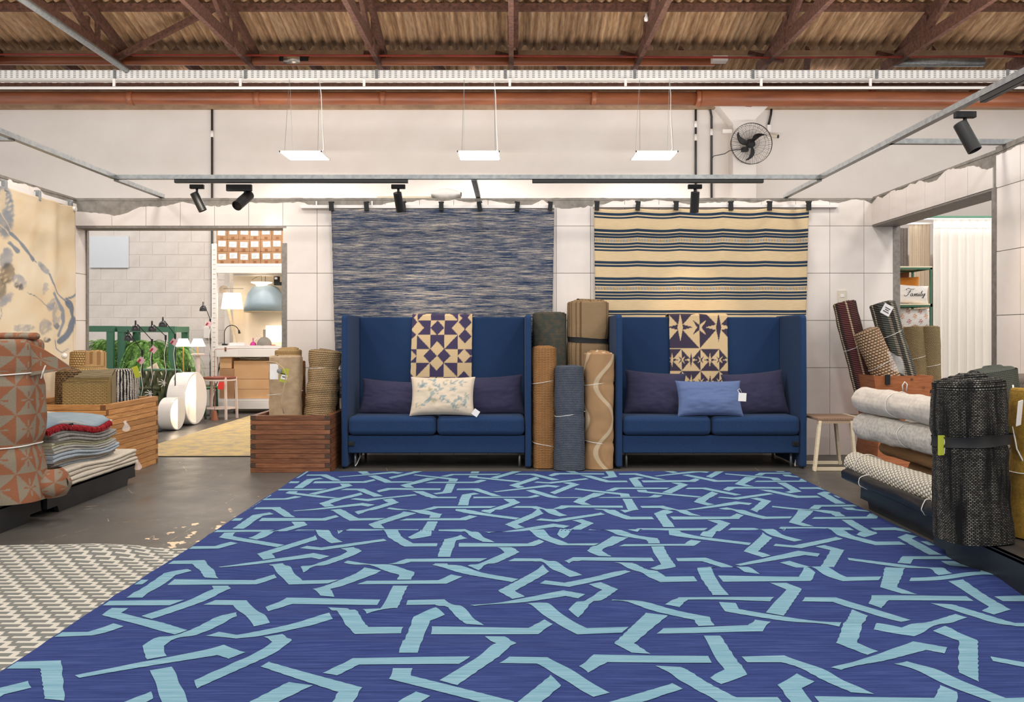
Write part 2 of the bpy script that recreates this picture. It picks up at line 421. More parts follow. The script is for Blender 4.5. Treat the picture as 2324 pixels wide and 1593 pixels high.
# rear hall wall: painted blocks low down, plaster above
RY=D(143)
rear=MB(); rear.box(-14,-2.9,RY-.006,RY+.25,0,2.85); rear.box(-2.9,14,RY,RY+.25,0,2.85); rear.box(-14,14,RY,RY+.25,2.85,4.93)
wall_rear=struct(rear.build('wall_rear',[M['plaster']]),'far white hall wall seen above and behind the partitions')
bm_=MB().box(.005,.405,0,.045,.005,.195).mesh('block',M['block']); 
for r in range(14):
    for c_ in range(15):
        inst(bm_,'block',(-9.0+.41*c_+(.205 if r%2 else 0),RY-.012+R.uniform(-.002,.002),.2*r+.02),wall_rear)
# haunched pilaster
q=MB(); px=RY-.25
q.prism([(X(1660,145),2),(X(1712,145),2),(X(1712,145),Z(272,145)),(X(1752,145),Z(232,145)),(X(1752,145),Z(213,145)),(X(1618,145),Z(213,145)),(X(1618,145),Z(232,145)),(X(1660,145),Z(284,145))],'y',RY-.28,RY)
struct(q.build('trim_7',M['plaster']),'white concrete pilaster with a flared head')
# ledge beam under the pipe with small brackets
lb=MB().box(-14,14,RY-.12,RY+.25,4.72,5.0); ledge=struct(lb.build('trim_8',M['ledge']),'dusty ledge along the top of the far wall')
bk=MB().box(-.03,.03,0,.1,-.05,.0).mesh('bracket',M['steel'])
for px_ in (65,148,238,410,498,665,752,837,922,1012,1085,1264): inst(bk,'bracket',(X(px_,144),RY-.22,Z(231,144)+.03),ledge)
# ------------------------------------------------------------ ceiling: corrugated sheets on timber purlins
SL=.25
def rz(y): return 5.65+SL*(13.2-y)
ceiling=struct(MB().box(-14,14,1.0,13.1,rz(13.1)+2.9,rz(13.1)+3.0).build('ceiling',M['roof']),'corrugated fibre cement roof underside')
def sheet(width=1.06,length=1.75):
    q=MB(); n=72
    q.grid(lambda u,v:(u*width,-v*length/math.sqrt(1+SL*SL),v*length*SL/math.sqrt(1+SL*SL)+.045*math.cos(u*width*2*PI/.177)),n,10)
    return q.mesh('sheet',M['roof'],smooth=True)
shm=sheet()
for c_ in range(-11,12):
    for r in range(0,5):
        inst(shm,'sheet',(c_*1.0+.3,13.22-r*1.55,rz(13.22-r*1.55)+r*.0+.05+(.012 if c_%2 else 0)+.03*r*0),ceiling)
for r in range(2):      # the next bay beyond the wall
    for c_ in range(-13,14):
        inst(shm,'sheet',(c_*1.0-.1,16.2-1.55*r,6.05+.4*r+(.012 if c_%2 else 0)),ceiling)
ceiling.data.materials.clear(); ceiling.data.materials.append(M['blackm'])
pur=MB()
for y in (12.05,10.5,8.9): pur.box(-13,13,y-.03,y+.03,rz(y)-.14,rz(y)-.0)
for i,y in enumerate((12.05,10.5,8.9)): struct(MB().box(-13,13,y-.035,y+.035,rz(y)-.1,rz(y)+.0).build('trim_%d'%(9+i),M['timber']),'timber purlin under the roof sheets')
struct(MB().box(-13,13,13.1,13.2,Z(209,146),Z(181,146)).build('trim_12',M['timber']),'long dark timber wall plate above the pipe')
struct(MB().box(-13,13,13.02,13.16,5.52,5.6).build('trim_13',M['ledge']),'timber batten under the lower edge of the roof sheets')
for k,XX in enumerate(range(-8,9,2)):
    x=XX+(.05 if XX==0 else 0)-.08
    t=thing('roof_truss',{-8:'dark timber roof truss nearest the left edge of the ceiling',-6:'dark timber truss beside the grey sloping pipe',-4:'dark timber truss second to the right of the grey pipe',-2:'dark timber truss just right of the foil patched pipe',0:'dark timber truss over the middle of the room, seen end on',2:'dark timber truss with a white bulb holder, right of the middle one',4:'dark timber truss above the wall fan',6:'dark timber truss above the right hand rail lamp',8:'dark timber roof truss at the far right of the ceiling'}[XX],'truss',(x,13.2,5.3),'roof trusses')
    q=MB(); q.beam((x,13.35,5.42),(x,8.0,5.30),.07,.17); q.build('bottom_chord',M['timber'],t)
    MB().beam((x+.07,13.35,5.42),(x+.07,8.4,5.42+4.95*.25),.07,.15).build('rafter',M['timber'],t)
    y=12.1; MB().beam((x+.04,y,5.3),(x+.04,y,5.75),.05,.08).build('post',M['timber'],t)
    MB().beam((x-.03,y-.15,5.3),(x-.03,y-.15,5.72),.045,.07).build('post',M['timber'],t)
    MB().beam((x,12.2,5.36),(x,11.0,5.95),.06,.12).build('brace',M['timber'],t)
    if XX in (-6,): MB().beam((x+.1,12.6,5.35),(x+1.95,12.0,5.95),.05,.09).build('brace',M['timber'],t)
    MB().beam((x-.25,13.0,5.55),(x+.3,13.0,5.42),.06,.06).build('corbel',M['timber'],t)
    if XX==2:
        b=MB(); b.lathe([(0,0),(.03,.01),(.035,.05),(.02,.08),(.02,.12),(0,.12)],(x-.05,11.7,5.55),12); b.build('bulb_holder',M['white'],t,smooth=True)
# trusses of the bay beyond, seen through the gap
nm_=('far left','left of the grey pipe','right of the grey pipe','near the foil patch','left of centre','right of centre','near the white light box','above the wall fan','above the right rail','far right')
for XX in range(-9,10,2):
    t=tag(MB().beam((XX*1.1+.2,16.4,5.55),(XX*1.1-.4,14.4,6.1),.1,.14).build('far_rafter',M['timber']),'dark rafter of the next roof bay, %s over the far wall'%nm_[(XX+9)//2],'rafter','rafters of the bay beyond')
# pipes and trays ------------------------------------------------------------
def xrun(px0,px1,py0,py1,s): return (X(px0,s),D(s),Z(py0,s)),(X(px1,s),D(s),Z(py1,s))
t=thing('drain_pipe','long brown drain pipe along the top of the far wall','pipe',(0,12.9,4.8))
q=MB(); q.tube([(-12,12.9,Z(223,146.5)),(X(1600,146.5),12.9,Z(224,146.5))],.098,20); q.tube([(X(1590,146.5),12.85,Z(225,146.5)),(X(2324,146.5),12.55,Z(229,150)),(12,12.4,Z(233,152))],.118,20); q.build('pipe_body',M['pipe'],t,smooth=True)
for px_ in (298,585,870,1348,1585,1700,1976,2205):
    MB().tube([(X(px_,146.5)-.04,12.88,Z(224,146.5)),(X(px_,146.5)+.04,12.88,Z(224.5,146.5))],.128 if px_>1580 else .108,20).build('collar',M['pipe'],t,smooth=True)
t=thing('upper_drain_pipe','thinner brown drain pipe with foil patch below the roof edge','pipe',(0,12.95,5.45))
MB().tube([(-12,12.95,Z(137,146)),(X(1622,146),12.95,Z(140,146))],.065,16).build('pipe_body',M['pipe'],t,smooth=True)
MB().tube([(X(646,145.9),12.94,Z(137,146)),(X(683,145.9),12.94,Z(137,146))],.07,16).build('foil_patch',plain('foil','#D9D2C8',.3,.9,bump=.8,bs=30),t,smooth=True)
for a,b in ((636,646),(683,702)): MB().tube([(X(a,146),12.95,Z(137,146)),(X(b,146),12.95,Z(137,146))],.069,16).build('black_tape',M['blackm'],t,smooth=True)
tag(MB().tube([(X(2030,146),12.93,Z(142,146)),(X(2230,146),12.93,Z(142,146))],.07,14).build('duct_piece',M['steel'],smooth=True),'grey duct length above the tray at far right','duct')
tag(MB().tube([(-12,12.6,Z(122,150)),(X(1162,150),12.6,Z(127,150)),(X(1740,150),12.6,Z(131,150)),(12,12.6,Z(124,150))],.016,8).build('red_conduit',M['redpipe'],smooth=True),'thin red conduit running under the roof edge','conduit')
def tray_mat():
    t=NT('perforated_tray'); t.set(Roughness=.5,Metallic=.1)
    x,y,z=t.sep(t.tc()); a=t.op('FRACT',t.op('MULTIPLY',x,12.0)); b=t.op('FRACT',t.op('DIVIDE',t.op('SUBTRACT',z,Z(178,156)),.029))
    m=t.op('MULTIPLY',t.op('LESS_THAN',t.op('ABSOLUTE',t.op('SUBTRACT',a,.5)),.23),t.op('LESS_THAN',t.op('ABSOLUTE',t.op('SUBTRACT',b,.5)),.17))
    t.col(t.mix(m,t.mix(t.noise(t.tc(),5,4,.6),'#F4F2EE','#D4D2CE'),'#4A4644')); return t.m
t=thing('cable_tray','perforated galvanised cable tray spanning the hall','cable tray',(0,12.1,4.98))
q=MB(); zt,zb=Z(160,156),Z(178,156); q.box(-12,12,12.1,12.103,zb,zt); q.box(-12,12,12.1,12.3,zb-.004,zb); q.box(-12,12,12.297,12.3,zb,zt); q.build('tray_body',tray_mat(),t)
for px_ in (262,558,855,1147,1440,1708,1988,2285): MB().box(X(px_,156)-.02,X(px_,156)+.02,12.088,12.1,zb-.01,zt+.01).build('splice_plate',M['steel'],t)
t=thing('lighting_rail','slim white rail slung below the cable tray','rail',(0,12.05,4.75))
MB().tube([(-12,12.05,Z(199,157)),(12,12.05,Z(198,157))],.022,8).build('rail_body',M['white'],t,smooth=True)
for px_ in (258,545,826,1157,1420,1728,1976,2272): MB().box(X(px_,157)-.018,X(px_,157)+.018,12.04,12.06,Z(198,157),Z(178,157)).build('hanger',M['white'],t)
tag(MB().tube([(-5.62,12.2,Z(160,156)),(-5.62,6.0,Z(160,156))],.045,14).build('grey_pipe',M['steel'],smooth=True),'grey steel pipe crossing the roof at upper left','pipe')
tag(MB().box(X(1612,148),X(1646,148),12.6,12.75,Z(146,148),Z(134,148)).build('junction_box',M['white'],bevel=.005),'white emergency light box hung on the red conduit','light box')
# bright rooflights in the bay beyond
for i,(px_,wd) in enumerate(((430,.4),(1083,.32),(1870,.75))):
    tag(MB().box(X(px_,120)-wd/2,X(px_,120)+wd/2,15.7,16.0,6.0,6.02).build('rooflight',emis('daylight','#F4F2FF',1.6) if i==0 else bpy.data.materials['daylight']),('small bright rooflight over the far wall at left','small bright rooflight over the middle hanging panel','long bright rooflight over the wall fan')[i],'rooflight')
# conduits on far wall
def cond(pts,name,label,r=.018,marks=()):
    t=thing(name,label,'conduit',pts[0]); MB().tube(pts,r,8).build('tube_body',M['conduit'],t,smooth=True)
    for p in marks: MB().tube([(p[0],p[1]-.0,p[2]-.05),(p[0],p[1],p[2]+.05)],r*1.35,10).build('coupling',M['white'],t,smooth=True)
s=144
cond([(X(478,s),RY-.03,Z(233,s)),(X(478,s),RY-.03,Z(600,s)),(X(478,s),RY-.03,Z(720,s))],'wall_conduit','black conduit down the far wall beside the white shelving',marks=[(X(478,s),RY-.03,Z(302,s))])
cond([(X(1581,s),RY-.03,Z(240,s)),(X(1581,s),RY-.03,Z(455,s))],'wall_conduit','straight black conduit left of the wall fan',marks=[(X(1581,s),RY-.03,Z(280,s)),(X(1581,s),RY-.03,Z(310,s))])
cond([(X(1603,s),RY-.03,Z(236,s)),(X(1614,s),RY-.03,Z(247,s)),(X(1617,s),RY-.03,Z(262,s)),(X(1617,s),RY-.03,Z(455,s))],'wall_conduit','black conduit with a bent top feeding the wall fan',marks=[(X(1617,s),RY-.03,Z(298,s))])
# LED panels -------------------------------------------------------------------
for i,x in enumerate((-3.05,-.5,2.06)):
    lab=('square hanging light panel, leftmost of three','square hanging light panel in the middle of three','square hanging light panel, rightmost of three')[i]
    t=thing('hanging_panel_light',lab,'ceiling light',(x,12.2,3.77),'hanging panel lights')
    y0,y1,z=11.93,12.5,3.77; q=MB()
    for a in ((x-.305,x+.305,y0,y0+.014),(x-.305,x+.305,y1-.014,y1),(x-.305,x-.291,y0,y1),(x+.291,x+.305,y0,y1)): q.box(*a,z,z+.02)
    q.build('frame',M['white'],t); MB().box(x-.291,x+.291,y0+.014,y1-.014,z+.008,z+.018).build('diffuser',M['panel'],t)
    for a,b in ((-.24,y0+.05),(.24,y0+.05),(-.24,y1-.05),(.24,y1-.05)):
        MB().tube([(x+a*1.0,b,z+.02),(x+a*.9,12.15,4.95)],.0025,5).build('suspension_wire',M['steel'],t)
    MB().tube([(x+.2,12.2,z+.02),(x+.27,12.2,z+.1),(x+.25,12.2,z+.5),(x+.24,12.18,z+.9),(x+.21,12.15,4.97)],.006,6).build('power_cord',M['white'],t,smooth=True)
# lighting frame ---------------------------------------------------------------
t=thing('lighting_gantry','galvanised steel lighting frame resting on the partition tops','frame',(0,7.13,2.5))
by=7.13
def chan(a,b,name='rail'): return MB().beam(a,b,.045,.035).build(name,M['steel'],t)
chan((X(262,265),by,2.5),(X(1866,265),by,2.5),'front_rail')
chan((-3.41,by,2.5),(-3.41,2.0,2.5),'side_rail'); chan((2.63,by,2.5),(2.63,2.0,2.5),'side_rail')
chan((-3.40,by,2.485),(-3.38,WY+.05,2.485),'strut'); chan((2.62,by,2.485),(2.62,WY+.05,2.485),'strut'); chan((-.338,by,2.49),(-.338,WY+.05,2.485),'strut')
chan((2.63,D(325),2.5),(3.5,D(325)+.02,2.5),'arm'); chan((-3.41,D(333),2.49),(-4.3,D(333),2.49),'arm')
for i,(x0,x1) in enumerate(((X(397,265),X(926,265)),(X(1208,265),X(1732,265)))):
    tag(MB().box(x0,x1,by-.018,by+.018,2.45,2.483).build('light_track',M['black'],bevel=.003,seg=1),('black light track under the left half of the frame','black light track under the right half of the frame')[i],'light track')
tag(MB().box(2.612,2.648,3.2,D(405),2.45,2.483).build('light_track',M['black'],bevel=.003,seg=1),'black light track under the right side rail','light track')
def spotlight(px_,py_,s,dirv,label,size=1.0,box=0,y=None):
    x=X(px_,s); yy=D(s); t=thing('track_spotlight',label,'spotlight',(x,yy,2.45))
    MB().box(x-.06-box,x+.06,yy-.018,yy+.018,2.415-box*.2,2.452).build('adapter',M['blackm'],t,bevel=.004)
    MB().tube([(x,yy,2.42),(x,yy,2.37)],.011,8).build('stem',M['black'],t,smooth=True)
    d=Vector(dirv).normalized(); c=Vector((x,yy,2.33))+d*.03; rot=d.to_track_quat('Z','Y').to_matrix()
    q=MB(); r=.036*size; h=.085*size; q.lathe([(0,-h),(r*.96,-h),(r,-h+.006),(r,h),(r*.86,h),(r*.8,h-.015),(0,h-.02)],c,24,rot); q.build('lamp_head',M['black'],t,smooth=False)
    return c+d*h
p=spotlight(447,440,262,(.45,.15,-1),'small black track spotlight at the left end of the frame tilted to the right')
p=spotlight(556,440,262,(-.35,-1.0,-.75),'larger black track spotlight above the left doorway pointing at the room',1.25,box=.1)
p3=spotlight(904,440,262,(.12,.45,-1),'black track spotlight over the blue mottled wall rug')
p4=spotlight(1577,440,262,(0,.25,-1),'black track spotlight hanging straight down before the striped wall rug',1.05)
p5=spotlight(2190,280,389,(.35,-.3,-1),'black track spotlight under the right side rail',1.1)
spot('rug_spot',(-.93,6.9,2.3),(-.72,7.93,1.35),26,42)
spot('rug_spot',(1.58,6.9,2.3),(1.72,7.93,1.25),18,44)
spot('floor_spot',(-1.7,6.7,2.3),(-.9,5.7,0),70,75,(1,.9,.82),r=.08)
spot('floor_spot',(1.2,6.7,2.3),(1.0,5.8,0),70,75,(1,.9,.82),r=.08)
spot('art_spot',(-2.2,6.6,2.4),(-4.15,6.9,1.3),30,70,(1,.88,.72))
spot('wall_spot',(2.63,5.2,2.35),(3.44,5.1,1.6),20,70,(1,.72,.45))
spot('lintel_spot',(-2.6,6.9,2.35),(-2.5,7.95,1.9),10,80,(1,.86,.7))
# ================================================================= FAN, CAMERA, WALL BITS
s=146; fx,fz=X(1699,s),Z(331,s); fy=RY-.42
t=thing('wall_fan','black three-bladed wall fan in a round wire guard on the pilaster','fan',(fx,RY-.28,fz))
RG=.315
q=MB()
for rr,yy in ((RG,0),(RG,-.02),(RG*.62,-.075),(RG*.3,-.1),(RG*.95,.09)):
    q.tube([(fx+rr*math.cos(a),fy+yy,fz+rr*math.sin(a)) for a in np.linspace(0,2*PI,49)[:-1]],.0035 if rr==RG else .002,5,closed=True)
q.build('guard_ring',M['black'],t,smooth=True)
q=MB()
for k in range(56):
    a=2*PI*k/56; q.tube([(fx+RG*f*math.cos(a+o),fy+yy,fz+RG*f*math.sin(a+o)) for f,yy,o in ((.16,-.1,0),(.4,-.095,0),(.75,-.06,.02),(1,-.01,.04))],.0016,4,cap=False)
    if k%2==0: q.tube([(fx+RG*f*math.cos(a),fy+yy,fz+RG*f*math.sin(a)) for f,yy in ((.3,.12),(.8,.11),(.97,.07),(1,0))],.0016,4,cap=False)
o=q.build('guard_wires',M['black'],t); o['kind']='stuff'
for k,a0 in enumerate((60,172,283)):
    def bl(u,v,a0=math.radians(a0)):
        r=.05+u*.22; wd=(.035+.045*math.sin(min(1,u*1.15)*PI))*(1 if u<.97 else .3); a=a0-.55*u*u; 
        c=Vector((math.cos(a)*r,0,math.sin(a)*r)); pdir=Vector((-math.sin(a),0,math.cos(a)))
        return Vector((fx,fy,fz))+c+pdir*(v-.5)*wd+Vector((0,(v-.5)*.04,0))
    MB().grid(bl,14,4).build('blade',M['black'],t,smooth=True,solid=.004)
q=MB(); RM=Matrix.Rotation(PI/2,3,'X'); q.lathe([(0,.06),(.045,.055),(.055,.03),(.055,-.03),(.03,-.05),(0,-.05)],(fx,fy,fz-.01),20,RM); q.build('hub',M['blackm'],t,smooth=True)
q=MB(); q.lathe([(0,-.17),(.055,-.16),(.06,-.06),(.05,-.04),(0,-.04)],(fx-.0,fy,fz+.03),16,RM); q.build('motor',M['blackm'],t,smooth=True)
MB().box(fx-.12,fx-.03,fy+.04,RY-.27,fz-.1,fz-.04).build('mounting_arm',M['blackm'],t)
MB().tube([(fx-.1,fy+.05,fz-.07),(fx-.3,RY-.3,fz-.08),(fx-.38,RY-.3,fz-.13),(fx-.5,RY-.1,fz-.12),(X(1618,144),RY-.04,fz-.14)],.006,6).build('fan_cord',M['black'],t,smooth=True)
t=thing('security_camera','small cream security camera right of the wall fan','camera',(X(1757,145),RY,Z(305,145)))
MB().tube([(X(1757,145)-.04,RY,Z(305,145)),(X(1757,145)-.04,RY-.06,Z(305,145))],.03,14).build('base_ring',M['white'],t)
MB().tube([(X(1757,145)-.03,RY-.07,Z(304,145)+.005),(X(1757,145)+.07,RY-.13,Z(308,145))],.03,12).build('camera_body',plain('cream_plastic','#D9CDBB',.5),t)
MB().tube([(X(1757,145)+.07,RY-.13,Z(308,145)),(X(1757,145)+.085,RY-.14,Z(308,145)-.002)],.027,12).build('lens',M['black'],t)
MB().box(X(1752,145)-.03,X(1752,145)+.03,RY-.05,RY,Z(294,145),Z(278,145)).build('junction_box',M['white'],t,bevel=.004)
MB().tube([(X(1757,145),RY-.06,Z(236,145)),(X(1756,145),RY-.04,Z(255,145)),(X(1751,145),RY-.03,Z(278,145))],.018,8).build('sleeve',M['black'],t,smooth=True)
tag(MB().box(X(1637,146),X(1659,146),RY-.36,RY-.25,Z(305,146),Z(296,146)).build('wall_bracket',M['plaster'],bevel=.006),'small white bracket box on the side of the pilaster','bracket')
t=thing('light_switch','cream light switch plate on the tiled wall at right','switch',(X(1909,237),WY,Z(672,237)))
MB().box(X(1900,237),X(1919,237),WY-.022,WY-.008,Z(687,237),Z(659,237)).build('plate',plain('aged_plastic','#DCD3C0',.5),t,bevel=.003)
MB().box(X(1905,237),X(1914,237),WY-.027,WY-.02,Z(675,237),Z(668,237)).build('rocker',M['white'],t,bevel=.002)
t=thing('white_bundle','white wrapped bundle lying on top of the partition','bundle',(X(1015,237),WY+.1,PT))
MB().grid(lambda u,v:(X(980,235)+.28*u-.0+.01*nz(v*3,u*5),WY+.1+.09*math.cos(v*2*PI),PT+.045+(.045+.02*math.sin(u*PI))*math.sin(v*2*PI)*(.6+.4*math.sin(u*PI))+.008*nz(u*9,v*7)),24,16).build('wrap',M['whitecloth'],t,smooth=True)
tag(MB().lathe([(0,.085),(.06,.08),(.11,.05),(.13,.0),(.125,0),(.1,.045),(0,.075)],(X(668,230),WY+.35,PT-.02),24).build('white_bowl',M['white'],smooth=True),'upturned white bowl just showing above the partition','bowl')
tag(MB().box(X(855,235),X(980,235),WY+.08,WY+.11,PT+.005,PT+.03).build('timber_batten',M['pale']),'thin timber batten on the partition top beside the bundle','batten')
# ================================================================= WALL RUGS
def hang(name,label,px0,px1,pxb0,pxb1,ytop,zbot,mat,sag,nclip,cols=None,y=WY-.055,mats=None):
    s=1890/ y
    x0,x1,b0,b1=X(px0,s),X(px1,s),X(pxb0,s),X(pxb1,s); zt=Z(ytop,s)
    def fn(u,v):
        xa=x0+(b0-x0)*v; xb=x1+(b1-x1)*v; x=xa+(xb-xa)*u
        k=(u*(nclip-1))%1; z=zt-(zt-zbot)*v-sag*math.sin(k*PI)**1.0*(1-v)**2*(1 if .0<u<1 else 0)
        yy=y-.012*math.sin(u*PI*(nclip-1)*2)*(.3+.7*(1-v))-.01*nz(u*4,v*3)+.006*nz(u*9,v*2,3)
        return (x+.004*nz(v*40,u*.1,px0),yy,z)
    o=MB().grid(fn,120,90,uvf=lambda u,v:(u*(x1-x0),-v*(zt-zbot))).build(name,mat,smooth=True,solid=.006)
    return o,x0,x1,zt,s
def ikat():
    t=NT('mottled_blue_weave'); t.set(Roughness=.95); uv=t.tc('UV'); t.b.inputs['Specular IOR Level'].default_value=.1
    n=t.noise(t.mapv(uv,(1.5,60,1)),3,6,.8); n2=t.noise(t.mapv(uv,(.7,9,1),loc=(5,2,0)),2.2,4,.6)
    n3=t.noise(t.mapv(uv,(20,160,1)),3,2,.6)
    a=t.ramp(t.op('ADD',t.op('MULTIPLY',n,.8),t.op('MULTIPLY',n2,.2)),[(.38,'#1B2438'),(.46,'#33425C'),(.50,'#556075'),(.545,'#B3A899'),(.60,'#E0D2BE')])
    a=t.mix(t.op('MULTIPLY',t.ramp(n3,[(.4,0.0),(.6,1.0)]),.35),a,'#2A3A58'); t.col(a); t.bump(n,.5,.006); return t.m
o,x0,x1,zt,sr=hang('wall_rug','blue and cream mottled flatweave rug hung above the left sofa',752,1258,764,1250,474,.55,ikat(),.004,7); tag(o,o.name and 'blue and cream mottled flatweave rug hung above the left sofa','rug')
rail_mat=M['white']
def clips(xs,zc,y,parent_rail):
    for k,x in enumerate(xs):
        q=MB(); a=R.uniform(-.15,.15); Mx=Matrix.Rotation(a,3,'Y'); q.obox((x,y-.018,zc),.042,.02,.075,Mx); q.obox((x,y-.014,zc+.043),.05,.03,.012,Mx); q.build('clip',M['blackm'],parent_rail)
t=thing('rug_rail','white wall rail with seven black clips above the left sofa','rail',(X(685,237),WY,2.38))
MB().box(X(685,237),X(1258,237),WY-.05,WY-.008,Z(474,237),Z(467,237)).build('rail_body',M['white'],t)
clips([X(p,237) for p in (756,835,918,1003,1089,1174,1248)],Z(472,237),WY-.06,t)
for p in (719,845,1097,1225): MB().box(X(p,237)-.006,X(p,237)+.006,WY-.02,WY-.008,Z(468,237),Z(457,237)).build('hanger',M['white'],t)
def stripe_mat():
    t=NT('striped_wool'); t.set(Roughness=.95); uv=t.tc('UV'); u,v,_=t.sep(uv); t.b.inputs['Specular IOR Level'].default_value=.1
    vv=t.op('MULTIPLY',v,-1.0)
    px=[(482,488),(491,495),(520,526),(529,534),(535,540),(551,556),(558,563),(566,570),(593,599),(601,606),(630,636),(638,643),(645,650),(662,667),(669,674),(676,681),(705,711),(713,716)]
    base=None; c1='#D3B88F'; n=t.noise(t.mapv(uv,(3,60,1)),4,3,.6)
    a=t.mix(t.ramp(n,[(.3,0.0),(.7,1.0)]),'#E2CBA4','#D0B68E')
    m=0.0
    for p,q_ in px:
        z0=(p-474)/239.; z1=(q_-474)/239.
        k=t.op('MULTIPLY',t.op('GREATER_THAN',vv,z0),t.op('LESS_THAN',vv,z1)); m=k if m==0.0 else t.op('MAXIMUM',m,k)
    a=t.mix(m,a,'#2E3F52')
    for p,q_ in ((542,549),(652,659)):
        k=t.op('MULTIPLY',t.op('GREATER_THAN',vv,(p-474)/239.),t.op('LESS_THAN',vv,(q_-474)/239.))
        k=t.op('MULTIPLY',k,t.op('LESS_THAN',t.op('FRACT',t.op('MULTIPLY',u,70.0)),.45)); a=t.mix(k,a,'#4B5763')
    t.col(a); t.bump(t.noise(t.mapv(uv,(2,120,1)),6,2,.6),.35,.004); return t.m
o,x0,x1,zt,sr=hang('wall_rug','x',1348,1836,1353,1825,473,.75,stripe_mat(),.014,6); tag(o,'beige rug with dark blue stripes hung above the right sofa','rug')
t=thing('rug_rail','white wall rail with six black clips above the right sofa','rail',(X(1345,237),WY,2.38))
MB().box(X(1345,237),X(1898,237),WY-.05,WY-.008,Z(472,237),Z(466,237)).build('rail_body',M['white'],t)
clips([X(p,237) for p in (1353,1445,1531,1654,1741,1829)],Z(471,237),WY-.06,t)
# artwork rug on left wall ------------------------------------------------------
def art_y(px_): return 4.1*F/(CX-px_)
AY0,AY1=5.2,art_y(166)
def art(u,v):
    y=AY0+(AY1-AY0)*u; zt=2.345-.012*math.sin((u*5%1)*PI)*(1-v)**2
    f=.03*math.sin(u*2*PI*3.1+.6)*(.35+.65*v)+.035*math.exp(-((u-.86)/.03)**2)*(1-v*.5)
    return (-4.1+f+.006*nz(u*20,v*9),y-.02*v*(u>.99),zt-v*1.85)
o=MB().grid(art,230,190,uvf=lambda u,v:(AY0+(AY1-AY0)*u,2.345-1.85*v)).build('artwork_rug',vcol('watercolour_wool',bump=.35,bs=220,amp=.1),smooth=True,solid=.01)
tag(o,'cream and gold rug with blue watercolour strokes hung on the left wall','rug')
def artcol(yy,zz):
    px=CX-4.1*F/yy; py=CY-(zz-H)*F/yy        # position on the cloth, drawn in the units the strokes were measured in
    n=len(yy); base=np.tile(lin('#E3CDAA'),(n,1)); rs=np.random.RandomState(3)
    def fbm(a,b,sc,seed):
        out=np.zeros(n)
        for k in range(5):
            r=np.random.RandomState(seed+k); ax,ay,ph=r.uniform(-1,1,3); out+=np.sin(a*sc*(1+k*.7)*(.6+ax)+b*sc*(1+k*.6)*(.7+ay)+ph*6)/(1+k*.4)
        return out/3
    g=fbm(px,py,.02,5); base=base*(1-.0)+(lin('#EBDDC4')-base)*np.clip(.5+.7*g,0,1)[:,None]
    g2=fbm(px,py,.03,25); base+= (lin('#D2B083')-base)*np.clip(g2-.25,0,.7)[:,None]
    wob=fbm(px,py,.16,40)*4.0+fbm(px,py,.5,90)*2.2
    def blob(cx,cy,rx,ry,ang,c,al=.9):
        a=math.radians(ang); dx=px-cx+wob;dy=py-cy+wob[::1]*.6; u=(dx*math.cos(a)+dy*math.sin(a))/rx; v=(-dx*math.sin(a)+dy*math.cos(a))/ry
        m=np.clip((1-(u*u+v*v))*3,0,1)*al*(.8+.3*fbm(px,py,.11,60))*np.clip(1.6-1.9*np.clip(fbm(px,py,.22,130),0,1),.15,1); m=np.clip(m,0,1); base[:]=base+(lin(c)-base)*m[:,None]
    def stroke(pts,wd,c,al=.9):
        best=np.full(n,1e9)
        for (x0,y0),(x1,y1) in zip(pts[:-1],pts[1:]):
            d=(x1-x0)**2+(y1-y0)**2; tt=np.clip(((px-x0)*(x1-x0)+(py-y0)*(y1-y0))/d,0,1); best=np.minimum(best,np.hypot(px-x0-tt*(x1-x0),py-y0-tt*(y1-y0)))
        m=np.clip((wd*(1+.4*fbm(px,py,.09,77))-best)/1.2,0,1)*al; base[:]=base+(lin(c)-base)*m[:,None]
    blob(6,475,24,72,-6,'#7C8796'); blob(4,455,9,30,0,'#EBD3AC',.8); stroke([(-8,500),(12,520),(26,545)],1.4,'#EBD3AC'); stroke([(0,478),(16,508),(30,545)],1.2,'#EBD3AC')
    stroke([(22,530),(40,548),(58,572),(70,588)],4,'#7C8796'); stroke([(20,552),(34,568)],5,'#7C8796'); stroke([(70,588),(80,595)],1.5,'#6E7B8F')
    blob(95,606,20,7,48,'#8490A2'); stroke([(110,620),(116,640),(130,665),(150,688)],2.2,'#7C889A')
    blob(12,585,14,26,8,'#8E93A0'); blob(14,620,16,26,10,'#6A6258'); blob(-4,655,18,30,0,'#70685E'); blob(38,638,14,20,-35,'#8F95A3'); blob(36,648,12,8,35,'#575350'); blob(12,680,9,22,30,'#8B92A2')
    stroke([(55,664),(75,671),(95,684),(115,702)],1.3,'#6B7888'); blob(103,655,5,16,10,'#8E96A4',.8); blob(115,690,7,18,20,'#8790A0',.8)
    stroke([(150,685),(158,700),(160,720),(156,745),(148,762),(136,775)],6,'#67798F'); stroke([(146,678),(158,674),(168,668),(170,650)],3.2,'#6F8096'); stroke([(120,665),(132,685),(140,705),(142,730),(132,760)],4,'#8791A1')
    blob(125,715,10,34,0,'#8D95A4',.7); blob(130,710,6,10,0,'#EAD3AD',.8); blob(128,740,7,9,0,'#6B7686'); blob(100,742,16,20,20,'#8A8F9A',.75); blob(50,745,25,9,-6,'#8B909B',.8); stroke([(4,700),(6,712),(0,730)],1.3,'#7C8796')
    blob(107,772,9,6,0,'#55585E'); stroke([(124,772),(128,790),(140,800),(150,792)],2,'#8090A4')
    for k in range(34):
        cx,cy=rs.uniform(-350,-20),rs.uniform(420,900); blob(cx,cy,rs.uniform(6,30),rs.uniform(4,16),rs.uniform(0,180),('#7C8796','#8E93A0','#6A6258')[k%3],.8)
    return np.clip(base,0,1)
setcol(o,artcol)
t=thing('rug_rail','white rail along the left wall holding the artwork rug','rail',(-4.13,AY1,2.37))
